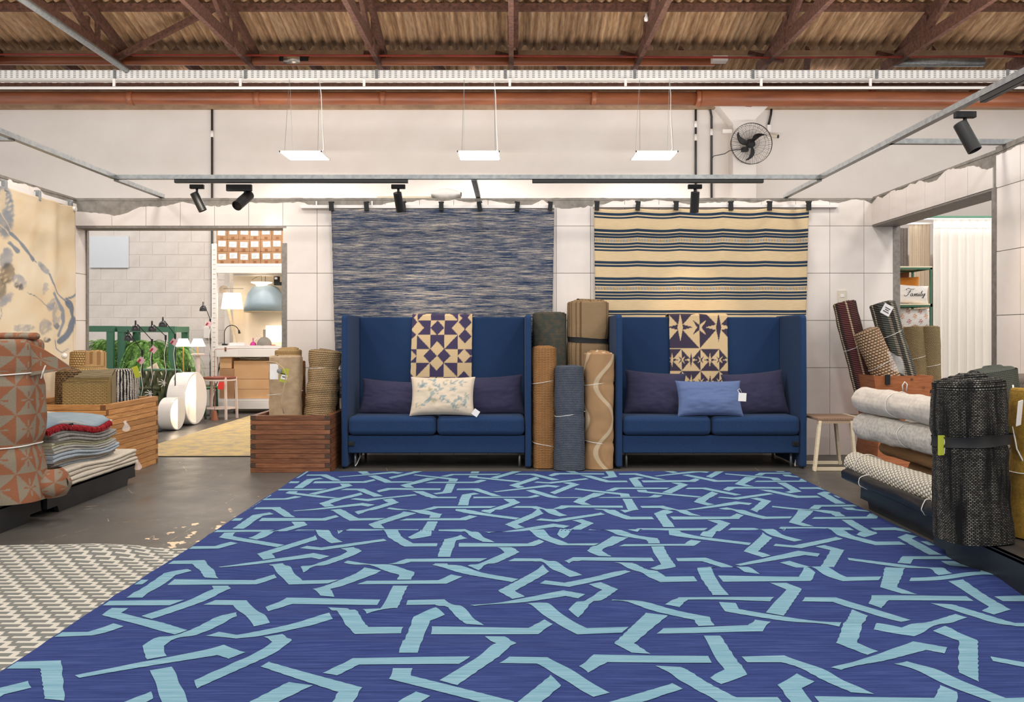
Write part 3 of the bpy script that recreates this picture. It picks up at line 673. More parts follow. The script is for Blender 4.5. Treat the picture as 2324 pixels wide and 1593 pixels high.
MB().box(-4.17,-4.12,5.0,AY1+.1,2.345,2.385).build('rail_body',M['white'],t)
for y in (5.6,6.2,6.72,7.2,7.72): MB().box(-4.135,-4.09,y-.02,y+.02,2.31,2.40).build('clip',M['steel'],t,bevel=.004)
tag(MB().tube([(-4.095,art_y(163),Z(474,F/art_y(163))),(-4.06,art_y(163),Z(474,F/art_y(163)))],.022,14).build('security_tag',M['white']),'round white security tag on the corner of the artwork rug','tag')
# ================================================================= SOFAS
def sofa(x0,x1,label,ox,oright):
    y0,y1=7.13,7.86; zt=1.325; t=thing('highback_sofa',label,'sofa',((x0+x1)/2,y0,0),'blue high-backed sofas')
    def rr(n0,n1,c,r,a0): return [(c[0]+r*math.cos(math.radians(a)),c[1]+r*math.sin(math.radians(a))) for a in np.linspace(a0,a0+90,6)]
    for sx,a,b in (('l',x0,x0+.052),('r',x1-.052,x1)):
        poly=[(y0+.005,0.015),(y1,0.015)]+rr(0,0,(y1-.04,zt-.04),.04,0)+rr(0,0,(y0+.05,zt-.04),.04,90)+[(y0-.0,.7)]
        MB().prism(poly,'x',a,b).build('side_panel',M['sofa'],t,bevel=.016,seg=3)
        MB().tube([((a+b)/2,y0+.06,0),((a+b)/2,y0+.06,.02)],.018,10).build('foot',M['blackm'],t)
    MB().box(x0+.05,x1-.05,y1-.16,y1-.02,.13,zt-.01).build('backrest',M['sofa'],t,bevel=.015,seg=3)
    MB().box(x0+.054,x1-.054,y0+.03,y1-.16,.132,.285).build('seat_base',M['sofa'],t,bevel=.012,seg=3)
    xm=(x0+x1)/2-.02*0
    for a,b in ((x0+.058,xm-.003),(xm+.003,x1-.058)):
        def cu(u,v,a=a,b=b): pass
        q=MB(); q.box(a,b,y0-.005,y1-.165,.288,.452); o=q.build('seat_cushion',M['sofa'],t,bevel=.045,seg=5)
    for a in (x0+.1,x1-.1):
        for y in (y0+.12,y1-.1): MB().tube([(a,y,0),(a,y,.14)],.012,10).build('leg',M['steel'],t,smooth=True)
    q=MB(); q.box(ox-.026,ox+.026,y0+.018,y0+.032,.195,.235); sf=q.build('socket_frame',M['blackm'],t,bevel=.004)
    MB().box(ox-.015,ox+.015,y0+.014,y0+.022,.207,.223).build('socket',M['black'],sf)
    MB().tube([(ox+.04,y0+.2,.13),(ox+.05,y0+.16,.08),(ox+.03,y0+.13,.03),(ox+.02,y0+.1,.012)],.005,6).build('power_cord',M['string'],t,smooth=True)
    return t
SX0,SX1=X(774,265),X(1206,265); TX0,TX1=X(1399,265),X(1832,265)
sofa(SX0,SX1,'blue high-backed two-seat sofa at left with a floral cushion',X(796,265),0)
sofa(TX0,TX1,'blue high-backed two-seat sofa at right with a plain blue cushion',X(1808,265),1)

# throws over the backs (pattern woven in two colours) ---------------------------
NV=lin('#4A4260'); CR=lin('#DCC197')
def throw(name,label,px0,px1,pxb0,pxb1,pyb,colfn,nv=150,nu=130):
    yb=7.68; s=F/yb; x0,x1=X(px0,s),X(px1,s); b0,b1=X(pxb0,s),X(pxb1,s); zb=Z(pyb,s)
    Lf=1.335-zb; Lt=.18; Lb=.25; T=Lf+Lt+Lb
    def fn(u,v):
        d=v*T
        if d<Lf: z=zb+d; y=yb; k=d/Lf
        elif d<Lf+Lt: a=(d-Lf)/Lt; z=1.335+.012*math.sin(a*PI); y=yb+a*.185; k=1
        else: z=1.335-(d-Lf-Lt); y=yb+.19; k=1
        x=(b0+(x0-b0)*k)+((b1-b0)+((x1-x0)-(b1-b0))*k)*u
        return (x+.003*nz(v*20,u),y-.012+.004*nz(u*6,v*7),z)
    o=MB().grid(fn,nu,nv,uvf=lambda u,v:(u,(Lf-v*T)/Lf)).build(name,vcol(name+'_wool',stretch=(40,400,1),bs=3,bump=.35),smooth=True,solid=.007)
    tag(o,label,'rug'); setcol(o,colfn); return o
def quilt(u,v):
    # cells measured off the cloth: columns of .21, rows of .18 of its drop
    px=35+u*860; py=105+v*935
    cols=[(-80,112),(112,300),(300,500),(500,690),(690,880),(880,1070)]; rows=[(5,178),(178,365),(365,542),(542,722),(722,898),(898,1078)]
    code=[ 'n/','N'];
    out=np.zeros((len(u),3)); out[:]=CR
    ci=np.searchsorted([112,300,500,690,880],px); ri=np.searchsorted([178,365,542,722,898],py)
    cx=np.array([c[0] for c in cols])[ci]; cw=np.array([c[1]-c[0] for c in cols])[ci]; ry=np.array([r[0] for r in rows])[ri]; rh=np.array([r[1]-r[0] for r in rows])[ri]
    a=(px-cx)/cw; b=(py-ry)/rh
    T=[['D','v','N','w','D','D'],
       ['l','N','D','N','l','l'],
       ['c','\\','N','/','c','c'],
       ['d','c','x','c','d','d'],
       ['c','(','N',')','c','c'],
       ['l','N','D','N','l','l']]
    Tm=np.array(T)[ri,ci]
    dia=(np.abs(a-.5)+np.abs(b-.5))<.5
    nav=np.zeros(len(u),bool)
    nav|=(Tm=='N'); nav|=(Tm=='D')&dia; nav|=(Tm=='d')&~dia
    nav|=(Tm=='\\')&(a<b); nav|=(Tm=='/')&(a>1-b); nav|=(Tm=='(')&(a<1-b); nav|=(Tm==')')&(a>b)
    nav|=(Tm=='v')&(a<1-b)&(a<.6); nav|=(Tm=='w')&(a>b)&(a>.4)
    # big diamonds crossing cell borders
    def dm(cx_,cy_,rx,ry_,val):
        m=(np.abs(px-cx_)/rx+np.abs(py-cy_)/ry_)<1; nav[m]=val
    dm(112,272,98,94,False); dm(700,272,95,94,False); dm(795,200,95,92,True); dm(795,380,95,92,True); dm(30,200,80,92,True); dm(30,360,70,60,True)
    dm(400,540,98,98,False); dm(400,722,98,95,False); dm(303,630,95,90,True); dm(498,630,95,90,True)
    dm(108,992,98,90,False); dm(682,992,98,90,False); dm(785,915,98,92,True); dm(20,930,85,92,True)
    out[nav]=NV; out*= (1+.1*np.sin(py*.9)[:,None]); return np.clip(out,0,1)
throw('throw_rug','navy and cream patchwork flatweave draped over the left sofa back',936,1072,931,1070,880,quilt)
def flower(a,b,r=.5):
    """petal star: true inside petals of an 8-armed motif"""
    rr=np.hypot(a,b)/r; th=np.arctan2(b,a); 
    return rr<np.abs(np.cos(2*th))**1.6*.95
def folk(u,v):
    px=110+u*850; py=95+v*1010
    nav=np.zeros(len(u),bool)
    def hour(cx,cy,w,h,inv=False):
        m=(np.abs(px-cx)<w/2)&(np.abs(py-cy)<h/2); a=(px-cx)/w; b=(py-cy)/h
        k=np.abs(b)>np.abs(a)
        if inv: k=~k
        f1=(np.abs(a)/.34+np.abs(b)/.08)<1; f2=(np.abs(b)/.34+np.abs(a)/.07)<1
        k=np.where(f1,~(np.abs(b)>np.abs(a))^inv^True^False,k); k=np.where(f1,not inv,k); k=np.where(f2,inv,k)
        nav[m]=k[m]
    def cross(cx,cy,w):
        a=px-cx;b=py-cy; r=np.hypot(a,b); d=np.minimum(np.abs(a-b),np.abs(a+b))
        m=(r<w)&(d<w*.28*(1.15-r/w)); nav[m]=~nav[m]
    W=560;Hh=570; hour(-10+280,262,W,Hh,False); hour(830,262,W,Hh,True)
    cross(550,265,130)
    w2=277;h2=290
    for r,cy in enumerate((700,995,1290)):
        for k in range(-1,5):
            cx=145+k*w2-3; hour(cx,cy,w2,h2,bool((k+r)%2==0)==False if r else bool(k%2))
        for k in range(-1,5): cross(145+k*w2+w2/2,cy,62)
    out=np.zeros((len(u),3)); out[:]=CR; out[nav]=lin('#453E50'); return out
throw('throw_rug','navy and cream star patterned flatweave draped over the right sofa back',1518,1650,1521,1652,885,folk)
# cushions ------------------------------------------------------------------------
def pillow(name,label,cx,cy,cz,wd,ht,th,mat,rx=-12,ry=0,rz_=0,seed=0,colfn=None,cat='cushion',group=None,wr=.012,corner=.07,parent_extra=None):
    Mx=Matrix.Rotation(math.radians(rz_),3,'Z')@Matrix.Rotation(math.radians(rx),3,'X')@Matrix.Rotation(math.radians(ry),3,'Y')
    def surf(sg):
        def fn(u,v):
            a=2*u-1;b=2*v-1
            px=a*(1-corner*(1-b*b)**1.0*.9); pz=b*(1-corner*(1-a*a)**1.0)
            k=((1-abs(a)**2.4)*(1-abs(b)**2.4))
            y=sg*th/2*k**.42
            ang=math.atan2(b,a); rad=max(abs(a),abs(b))
            
            fold=sum(math.exp(-((b-yy-.25*(abs(a)-1)*tt)/.05)**2)*max(0,abs(a)-.35)*am for yy,tt,am in ((-.55,1.2,1),(-.1,-.6,.6),(.35,.5,.8),(-.8,1.5,1.1),(.7,-1,.5)))
            y+=sg*(k**.4)*(-wr*1.3*fold*(.4+.6*nz(seed,b*2,a)**2*4)+wr*.9*nz(a*1.7+seed*3,b*1.7)+wr*.5*nz(a*4+seed,b*7,1))
            sag=-.02*(1-b)*.5*(1-a*a)
            return Vector((cx,cy,cz))+Mx@Vector((px*wd/2,-y,pz*ht/2+sag*0))
        return fn
    q=MB(); q.grid(surf(1),44,34); q.grid(surf(-1),24,20,flip=True)
    o=q.build(name,mat,smooth=True); tag(o,label,cat,group)
    if colfn: setcol(o,colfn)
    return o,Mx
sc_z=.452
def P(px0,px1,py0,py1,s,**k): return dict(cx=X((px0+px1)/2,s),cy=D(s),cz=Z((py0+py1)/2,s),wd=(px1-px0)/s,ht=(py1-py0)/s)
pillow('cushion','plain dark navy cushion at the left end of the left sofa',th=.16,mat=M['navy'],rx=-14,ry=4,seed=1,**P(818,960,862,944,254))
pillow('cushion','plain dark navy cushion at the right end of the left sofa',th=.16,mat=M['navy'],rx=-14,ry=-3,seed=2,**P(1050,1188,852,944,254))
def floral(u,v):
    rs=np.random.RandomState(5); base=np.tile(lin('#D8C8B2'),(len(u),1)); asp=.66
    def leaf(cx,cy,l,wd,ang,c,al):
        dx=u-cx; dy=(v-cy)*asp; a=dx*math.cos(ang)+dy*math.sin(ang); b=-dx*math.sin(ang)+dy*math.cos(ang)
        m=((a/l)**2+(b/wd)**2<1); base[m]=base[m]*(1-al)+lin(c)*al
        m2=m&(np.abs(b)<.0022); base[m2]=base[m2]*.8
    def line(p,c):
        for (x0,y0),(x1,y1) in zip(p[:-1],p[1:]):
            X0,Y0,X1,Y1=x0,y0*asp,x1,y1*asp; d=(X1-X0)**2+(Y1-Y0)**2; tt=np.clip(((u-X0)*(X1-X0)+(v*asp-Y0)*(Y1-Y0))/d,0,1)
            m=np.hypot(u-X0-tt*(X1-X0),v*asp-Y0-tt*(Y1-Y0))<.0036; base[m]=lin(c)
    G='#93A09B'; Bl='#869DA3'; Yw='#B8AE86'
    stems=[[(.05,.15),(.2,.25),(.3,.4),(.42,.52),(.45,.62),(.38,.8),(.32,.92)],[(.45,.62),(.55,.75),(.68,.82),(.8,.8)],[(.42,.52),(.52,.4),(.6,.25),(.72,.22)],[(.3,.4),(.36,.3)],[(.9,.15),(.84,.3),(.76,.36)],[(.1,.55),(.16,.75),(.24,.85)]]
    for sx in stems:
        line(sx,Bl)
        for (x0,y0),(x1,y1) in zip(sx[:-1],sx[1:]):
            for k in range(3):
                f=rs.uniform(.1,.9); a=math.atan2(y1-y0,x1-x0)+rs.choice([-1,1])*.9; cx,cy=x0+(x1-x0)*f,y0+(y1-y0)*f
                leaf(cx+math.cos(a)*.035,cy+math.sin(a)*.05,.042,.016,a,(G,Bl)[k%2],.8)
    for cx,cy,r,c in ((.36,.3,.055,Yw),(.68,.62,.05,Bl),(.13,.2,.045,Yw),(.2,.72,.05,Bl),(.9,.45,.05,G),(.3,.62,.04,Yw),(.72,.15,.045,G),(.86,.82,.035,Bl),(.56,.88,.03,Yw)):
        for k in range(7): leaf(cx+math.cos(k*.9)*r*.6,cy+math.sin(k*.9)*r*.9,r*.6,r*.2,k*.9,c,.6)
    return base
pillow('floral_cushion','cream cushion with pale blue floral print on the left sofa',th=.17,mat=vcol('floral_print',bump=.15,bs=400,amp=.04),rx=-20,seed=4,colfn=floral,**P(931,1078,853,945,262))
tag(MB().obox((X(1081,262),D(266),Z(934,262)),.055,.003,.055,Matrix.Rotation(.6,3,'Y')).build('cushion_label',M['paper']),'white paper tag beside the floral cushion','tag')
pillow('cushion','dark navy cushion leaning at the left end of the right sofa',th=.17,mat=M['navy'],rx=-14,ry=4,seed=6,**P(1417,1556,842,944,254))
pillow('cushion','dark navy cushion with white tag at the right end of the right sofa',th=.17,mat=M['navy'],rx=-14,ry=-5,seed=7,**P(1642,1784,843,944,254))
pillow('blue_cushion','medium blue cushion in the middle of the right sofa',th=.17,mat=M['bluep'],rx=-20,seed=9,**P(1535,1684,862,946,262))
t=thing('price_tag','small white square tag hanging on the blue cushion','tag',(X(1677,266),D(268),Z(899,266)))
MB().obox((X(1677,266),D(270),Z(899,266)),.066,.004,.07,Matrix.Rotation(.06,3,'Y')).build('card',M['paper'],t)
MB().tube([(X(1671,266),D(270),Z(890,266)),(X(1668,266),D(269),Z(884,266)),(X(1675,266),D(268),Z(881,266)),(X(1679,266),D(268),Z(889,266))],.0018,5).build('tag_loop',M['string'],t)
# ================================================================= ROLLED RUGS
def frame(axis,up=None):
    A=Vector(axis).normalized(); U=(Vector((1,0,0))-A*A.x)
    U=U.normalized() if U.length>.15 else Vector((0,0,1)); 
    if abs(A.y)>.7: U=Vector((1,0,0))-A*A.x; U.normalize()
    V=A.cross(U); return A,U,V
def roll(name,label,base,axis,length,rx,ry,th,mat,turns=3,pin=(),seed=0,lump=.006,phase=0,group=None,ties=(),tiemat='string',flare=0,tele=.01,rise=.004,nl=44,cat='rug',sq=2.0,colfn=None,twist=0,both=False,bend=(0,0)):
    A,U,V=frame(axis); B=Vector(base); nt=44
    def prof(w):
        f=1.0
        for p,d,sg in pin: f-=d*math.exp(-((w-p)/sg)**2)
        return f*(1+flare*(1-w/length)**3)
    def pos(th_,w,ins,dz=0):
        c,s_=math.cos(th_+twist*w),math.sin(th_+twist*w); k=(abs(c)**sq+abs(s_)**sq)**(-1/sq)
        f=prof(w); lu=lump*(nz(c*1.6+seed,s_*1.6,w*4.5)+.5*nz(c*3,s_*3+seed,w*13))
        r_x=max(.008,rx*f-ins)+lu; r_y=max(.008,ry*f-ins)+lu
        bx=bend[0]*math.sin(w/length*PI); by_=bend[1]*math.sin(w/length*PI)
        e=.02*0
        return B+A*(w+dz)+U*(c*k*r_x+bx)+V*(s_*k*r_y+by_)
    q=MB(); rav=(rx+ry)/2; ph=phase or PI/2
    # outermost turn
    def oin(u): return th*.9*u**4
    zo=lambda t_:rise*t_+tele*nz(t_*1.7+seed,seed*1.3)
    q.grid(lambda u,v:pos(ph+u*2*PI,v*length,oin(u),0 if v<.98 else zo(u)),nt,nl,uvf=lambda u,v:(u*2*PI*rav,v*length))
    ends=[(length,1)]+([(0,-1)] if both or abs(A.z)<.5 else [])
    N=max(1,turns)
    for wend,sg in ends:
        def edge(u,v,wend=wend,sg=sg):     # rounded end edge of the sheet over all turns
            t_=u*N; ins=th*t_*.95; k=v*PI; e=th*.5
            drop=.0
            return pos(ph+t_*2*PI,min(length,max(0,wend-sg*.0)),ins+e-e*math.cos(k),sg*(e*math.sin(k)*.9+zo(t_)-.0))
        q.grid(edge,nt*N,5,uvf=lambda u,v:(u*N*2*PI*rav,length+v*.03),flip=(sg>0)==False)
        if N>1:
            q.grid(lambda u,v,wend=wend,sg=sg:pos(ph+2*PI+u*(N-1)*2*PI,min(length,max(0,wend-sg*v*.12)),th*.95*(1+u*(N-1)),sg*zo(1+u*(N-1))*(1-v)),nt*(N-1),2,uvf=lambda u,v:(u*2*PI*rav,length-v*.12))
            q.grid(lambda u,v,wend=wend,sg=sg:pos(ph+u*N*2*PI,min(length,max(0,wend-sg*v*.12)),th*.95*u*N+th,sg*zo(u*N)*(1-v)),nt*N,2,uvf=lambda u,v:(u*2*PI*rav,length-v*.12),flip=True)
    # plug: dark core closing the view through the roll
    o=q.build(name,mat,smooth=True); tag(o,label,cat,group)
    if colfn: setcol(o,colfn)
    for k,wt in enumerate(ties):
        tl=.02*(-1)**k
        pts=[pos(a,wt+tl*math.cos(a),oin(a/2/PI%1))+(U*math.cos(a)+V*math.sin(a))*.006 for a in np.linspace(0,2*PI,41)[:-1]]
        MB().tube(pts,.0028,5,closed=True).build('tie_string',M[tiemat],o,smooth=True)
    return o,pos
def upright(name,label,px0,px1,pytop,pybase,s,mat,zb=0,dep=None,lean=(0,0),**k):
    y=D(s); ry=dep or (px1-px0)/2/s*.9; s_c=F/(y+ry); x=X((px0+px1)/2,s_c); rx=(px1-px0)/2/s_c; z1=Z(pytop,s)
    return roll(name,label,(x,y+ry,zb+.005),(lean[0],lean[1],1),(z1-zb)*1.0-.005,rx,ry,mat=mat,**k)
W={}
W['darkgreen']=weave('dark_green_grey_weave','#5A6058','#2E322F',260,330,'#7A5E46',.5,.35)
W['striped']=weave('striped_beige_shag','#C9AC86','#A88A66',700,520,'#B59873',.8,.4,stripe=[(.30,.05,'#7B5D40',.1),(.30,.035,'#8A6A49',.2),(.30,.035,'#9A7450',.33),(.30,.03,'#7B5D40',.42),(.62,.03,'#8A6A49',.8)],dist=.008)
W['jute']=weave('orange_jute','#BE8F5E','#7F5533',60,420,'#A06F42',.9,.5,dist=.008)
W['slate']=weave('slate_blue_tuft','#5B626F','#3F4651',260,210,'#6E7078',.8,.25,dist=.006)
def swirl():
    t=NT('beige_swirl_pile'); t.set(Roughness=.95); uv=t.tc('UV'); u,v,_=t.sep(uv)
    k=t.op('ADD',t.op('MULTIPLY',u,9.0),t.op('MULTIPLY',t.op('SINE',t.op('MULTIPLY',v,11.0)),.75)); f=t.op('FRACT',t.op('DIVIDE',k,2.1))
    a=t.ramp(f,[(.0,'#B48E66'),(.55,'#B99167'),(.58,'#DCC6A4'),(.72,'#DAC4A2'),(.75,'#A8835C'),(.83,'#A8835C'),(.86,'#B48E66')])
    n=t.noise(uv,320,2,.7); a=t.mix(t.op('MULTIPLY',n,.5),a,'#8F7150'); t.col(a); t.bump(n,.6,.006); return t.m
W['swirl']=swirl()
G='rolled rugs between the two sofas'
upright('rug_roll','dark green-grey rolled rug with smooth top between the sofas',1209,1287,712,1060,249,W['darkgreen'],dep=.12,th=.03,turns=2,seed=1,group=G,sq=2.6,tele=.004)
o,pos=upright('rug_roll','tallest beige rug roll with brown stripes and black strap between sofas',1287,1382,688,1060,249,W['striped'],dep=.13,th=.028,turns=3,rise=.012,seed=2,group=G,pin=[(1.10,.06,.035)],sq=3,phase=2.6)
MB().grid(lambda u,v:pos(u*2*PI+2.6,1.10+.012*math.cos(u*2*PI)+(v-.5)*(.045+.012*nz(u*6,2)),-.004),64,2).build('black_strap',M['blackm'],o,smooth=True)
upright('rug_roll','slim orange-brown jute rug roll beside the left sofa',1208,1263,790,1065,265,W['jute'],dep=.11,th=.022,turns=3,seed=3,group=G,ties=(.74,.2),lump=.008,pin=[(.22,.03,.03),(.1,-.03,.05)],sq=3)
o,pos=upright('rug_roll','slate blue ribbed rug roll standing foremost between the sofas',1259,1327,835,1070,269.6,W['slate'],dep=.12,th=.03,turns=2,seed=4,group=G,ties=(.47,),pin=[(.47,.05,.03)],flare=.08,lump=.006,tele=.002,sq=2.3)
upright('rug_roll','beige swirl patterned rug roll beside the right sofa',1325,1393,806,1067,267,W['swirl'],dep=.12,th=.026,turns=3,rise=.011,seed=5,group=G,ties=(.73,.22),pin=[(.73,.05,.02),(.22,.06,.025)],lump=.009,sq=2.5,phase=2)
# ================================================================= CRATES
def crate(label,x0,x1,y0,y1,h,mat,nrow,th=.045,name='wooden_crate'):
    t=thing(name,label,'crate',((x0+x1)/2,y0,0)); ph=h/nrow; g=.0017
    eg=M['endgrain'+('_dark' if mat is M['dkwood'] else '')]
    def pl(a0,a1,b0,b1,c0,c1,ends):
        q=MB().box(a0,a1,b0,b1,c0,c1); 
        for k in ((5,3) if ends=='x' else (2,4)): q.mi[k]=1
        q.build('plank',[mat,eg],t)
    for k in range(nrow):
        a=k*ph+g; b=(k+1)*ph-g; e=R.uniform(-.0012,.0012); f=(k%2==0); i=0 if f else th; j=th if f else 0
        pl(x0+i,x1-i,y0+e,y0+th,a,b,'x'); pl(x0+i,x1-i,y1-th,y1+e,a,b,'x')
        pl(x0+e,x0+th,y0+j,y1-j,a,b,'y'); pl(x1-th,x1+e,y0+j,y1-j,a,b,'y')
    MB().box(x0+th,x1-th,y0+th,y1-th,.01,.03).build('bottom_board',mat,t)
    return t
crate('light oak crate with finger joints at left, full of woven rugs',-4.10,-3.2,6.54,7.50,.60,M['oak'],14)
crate('dark worn wooden crate with finger joints left of the sofas',-2.195,-1.53,6.95,7.60,.478,M['dkwood'],12)
# contents of the middle crate
W['felt_b']=plain('beige_thick_pile','#C2A98A',.95,c2='#AC9272',scale=18,bump=.7,bs=260,coord='UV')
W['knit']=weave('chunky_knit_beige','#D2B48A','#9C7B54',230,190,'#B08F66',1.0,.3,dist=.01)
W['reed']=weave('tan_ribbed','#BFA074','#8E7146',240,60,'#A5855A',.7,.3)
G='rugs standing in the dark crate'
o,pos=upright('rug_roll','beige thick pile folded rug with lime tag in the dark crate',609,684,812,940,262,W['felt_b'],zb=.035,dep=.11,th=.03,turns=2,seed=11,group=G,lump=.012,sq=3.5,phase=4.0,ties=(.60,),lean=(.0,.0))
tg=(X(649,270),D(272),Z(851,270)); lt_=MB().obox(tg,.062,.004,.115,Matrix.Rotation(.2,3,'Y')).build('lime_tag',M['tag_g'],o)
MB().obox((tg[0]-.001,tg[1]-.004,tg[2]-.015),.05,.002,.04,Matrix.Rotation(.2,3,'Y')).build('price_panel',M['paper'],lt_)
MB().obox((tg[0]+.003,tg[1]-.006,tg[2]-.014),.036,.002,.007,Matrix.Rotation(.2,3,'Y')).build('price_print',M['black'],lt_)
MB().obox((tg[0]-.006,tg[1]-.005,tg[2]+.012),.056,.002,.006,Matrix.Rotation(.2,3,'Y')).build('tag_print',M['black'],lt_)
MB().lathe([(0,.012),(.02,.01),(.022,0),(0,0)],(X(640,270),D(273),Z(841,270)),16,Matrix.Rotation(PI/2,3,'X')).build('security_disc',M['steel'],o)
MB().obox((X(624,268),D(269),Z(843,268)),.07,.003,.13,Matrix.Rotation(0,3,'Y')).build('paper_label',M['paper'],o)
MB().tube([(X(612,268),D(271),Z(820,268)),(X(632,270),D(273),Z(822,270)),(X(650,270),D(274),Z(834,270)),(X(657,270),D(274),Z(848,270)),(X(652,270),D(274),Z(880,270)),(X(646,270),D(274),Z(910,270)),(X(652,270),D(274),Z(936,270))],.006,6).build('flap_edge',W['felt_b'],o,smooth=True)
upright('rug_roll','tan ribbed rug roll at the back of the dark crate',626,685,798,930,254,W['reed'],zb=.035,dep=.1,th=.02,turns=3,rise=.012,seed=12,group=G,sq=3)
upright('rug_roll','narrow brown rug roll wedged behind the beige one in the dark crate',680,694,822,930,252,W['jute'],zb=.035,dep=.05,th=.012,turns=2,seed=14,group=G)
s=262; roll('rug_roll','chunky knitted beige rug roll leaning in the dark crate',(X(710,s),D(s)+.17,.035),(.075,.0,1),.965,.145,.13,.028,W['knit'],turns=4,seed=13,group=G,lump=.012,pin=[(.83,.07,.025),(.70,.05,.02),(.60,.06,.02),(.48,.05,.02),(.36,.05,.02)],ties=(.83,),flare=-.0,sq=2.2)
upright('rug_roll','thin dark rug roll with hanging white label beside the left sofa',757,771,812,930,251,W['darkgreen'],zb=.035,dep=.04,th=.012,turns=2,seed=15,group=G)
tag(MB().obox((X(769,256),D(257),Z(827,256)),.03,.003,.09,Matrix.Rotation(-.05,3,'Y')).build('paper_label',M['paper']),'white paper label hanging beside the knitted rug roll','label')
# contents of the left crate
def bwm():
    t=NT('black_white_chunky'); t.set(Roughness=.95); uv=t.tc('UV'); u,v,_=t.sep(uv)
    a=t.op('ABSOLUTE',t.op('SINE',t.op('MULTIPLY',u,115.0))); b=t.op('ABSOLUTE',t.op('SINE',t.op('ADD',t.op('MULTIPLY',v,330.0),t.op('MULTIPLY',u,40.0))))
    n=t.noise(t.mapv(uv,(10,3,1)),2.2,4,.7); k=t.op('GREATER_THAN',t.op('ADD',a,t.op('MULTIPLY',t.op('SUBTRACT',n,.5),2.6)),.62); sp=t.op('GREATER_THAN',t.noise(uv,150,1,.5),.62)
    c=t.mix(t.op('MULTIPLY',k,t.op('GREATER_THAN',b,.25)),'#1D1B1D','#E9E1D6'); c=t.mix(t.op('MULTIPLY',sp,.8),c,'#3A3430'); t.col(c); t.bump(t.op('ADD',a,b),.8,.01); return t.m
W['bw']=bwm()
W['blackbask']=weave('black_rope_weave','#3A3533','#B08A5A',110,190,'#1E1C1B',1.0,.5,dist=.01)
W['khaki']=weave('khaki_weave','#B39A6A','#8A7144',90,330,'#A38756',.9,.4,dist=.008)
W['greytan']=weave('grey_tan_weave','#A8987A','#86765A',300,320,'#968566',.6,.3)
W['tanb']=weave('tan_basket_weave','#CFAE7C','#8C6A40',150,150,'#B48F5C',1.0,.3,dist=.01)
W['stripet']=weave('tan_striped_weave','#C8A67A','#AD8A5F',400,400,None,.4,0,stripe=[(.06,.45,'#8F6C45',0)])
G='rugs and rolled mats in the oak crate'
s=261; roll('rug_roll','black and white speckled thick rug roll in the oak crate',(-3.425,7.27,.03),(0,0,1),Z(843,s)-.03,.155,.155,.035,W['bw'],turns=3,seed=21,group=G,lump=.01,flare=0,pin=[(.8,.08,.05),(.45,.06,.06)],both=False)
roll('rug_roll','black rope woven rug roll at the left of the oak crate',(X(121,287),6.83,.03),(0,0,1),Z(846,287)-.03,.10,.12,.03,W['blackbask'],turns=2,seed=22,group=G,lump=.006)
roll('rug_roll','tan basket weave rug roll behind the black one in the oak crate',(X(165,270),7.2,.03),(0,0,1),Z(840,262)-.03,.22,.16,.03,W['tanb'],turns=3,seed=23,group=G)
roll('rug_roll','coarse tan rug roll with white disc standing at the back of the oak crate',(X(187,254),7.36,.03),(.03,0,1),Z(799,254)-.03,.09,.085,.022,W['tanb'],turns=3,seed=24,group=G)
tag(MB().lathe([(0,.014),(.024,.01),(.026,0),(0,0)],(X(166,256),7.24,Z(807,256)),14,Matrix.Rotation(PI/2,3,'X')).build('security_disc',M['white'],smooth=True),'white plastic disc on the coarse tan rug roll','tag')
roll('rug_roll','tan rug roll with brown stripes at the back of the oak crate',(X(226,254),7.38,.03),(0,0,1),Z(799,254)-.03,.085,.08,.02,W['stripet'],turns=3,seed=25,group=G,sq=3.5)
roll('rug_roll','wide pale tan rug roll in the far corner of the oak crate',(-3.72,7.33,.03),(0,0,1),Z(832,257)-.03,.12,.12,.02,W['reed'],turns=4,seed=26,group=G)
def folded(name,label,x0,x1,y0,n,th,z0,z1,mat,group,skew=0.0,seed=0,dep=.0):
    """a rug folded back and forth so the folds stand upright one behind the other"""
    t=thing(name,label,'rug',((x0+x1)/2,y0,z0),group)
    for k in range(n):
        y=y0+k*th*1.02; zt=z1+.012*k+.01*nz(k*3.1,seed); a=x0+.02*k*abs(skew)+.01*nz(k,seed,5); b=x1-.01*k+.012*nz(k*2,seed)
        prof=[(y,z0),(y,zt-.012),(y+th*.2,zt-.003),(y+th*.5,zt),(y+th*.8,zt-.003),(y+th,zt-.012),(y+th,z0)]
        q=MB(); nn=20
        q.grid(lambda u,v:(a+(b-a)*u,np.interp(v,np.linspace(0,1,7),[p[0] for p in prof])+.006*nz(u*5,k,seed),np.interp(v,[0,.35,.42,.5,.58,.65,1],[p[1] for p in prof])+skew*u*.1+.006*nz(u*4+k,seed)),nn,28,uvf=lambda u,v:(u*(b-a),v*(z1-z0)*2))
        q.add([(a,p[0],p[1]) for p in prof],[tuple(range(7))]); q.add([(b,p[0],p[1]) for p in prof],[tuple(range(7))[::-1]])
        q.build('fold',mat,t,smooth=False)
    return t
folded('folded_rug','khaki ribbed folded rug at the front corner of the oak crate',X(139,287),X(241,287),6.60,4,.03,.03,Z(868,287),W['khaki'],G,seed=1)
folded('folded_rug','grey-tan folded rug between the khaki and the speckled rugs',X(168,276),X(250,281),6.75,4,.035,.03,Z(852,279),W['greytan'],G,seed=2,skew=.15)
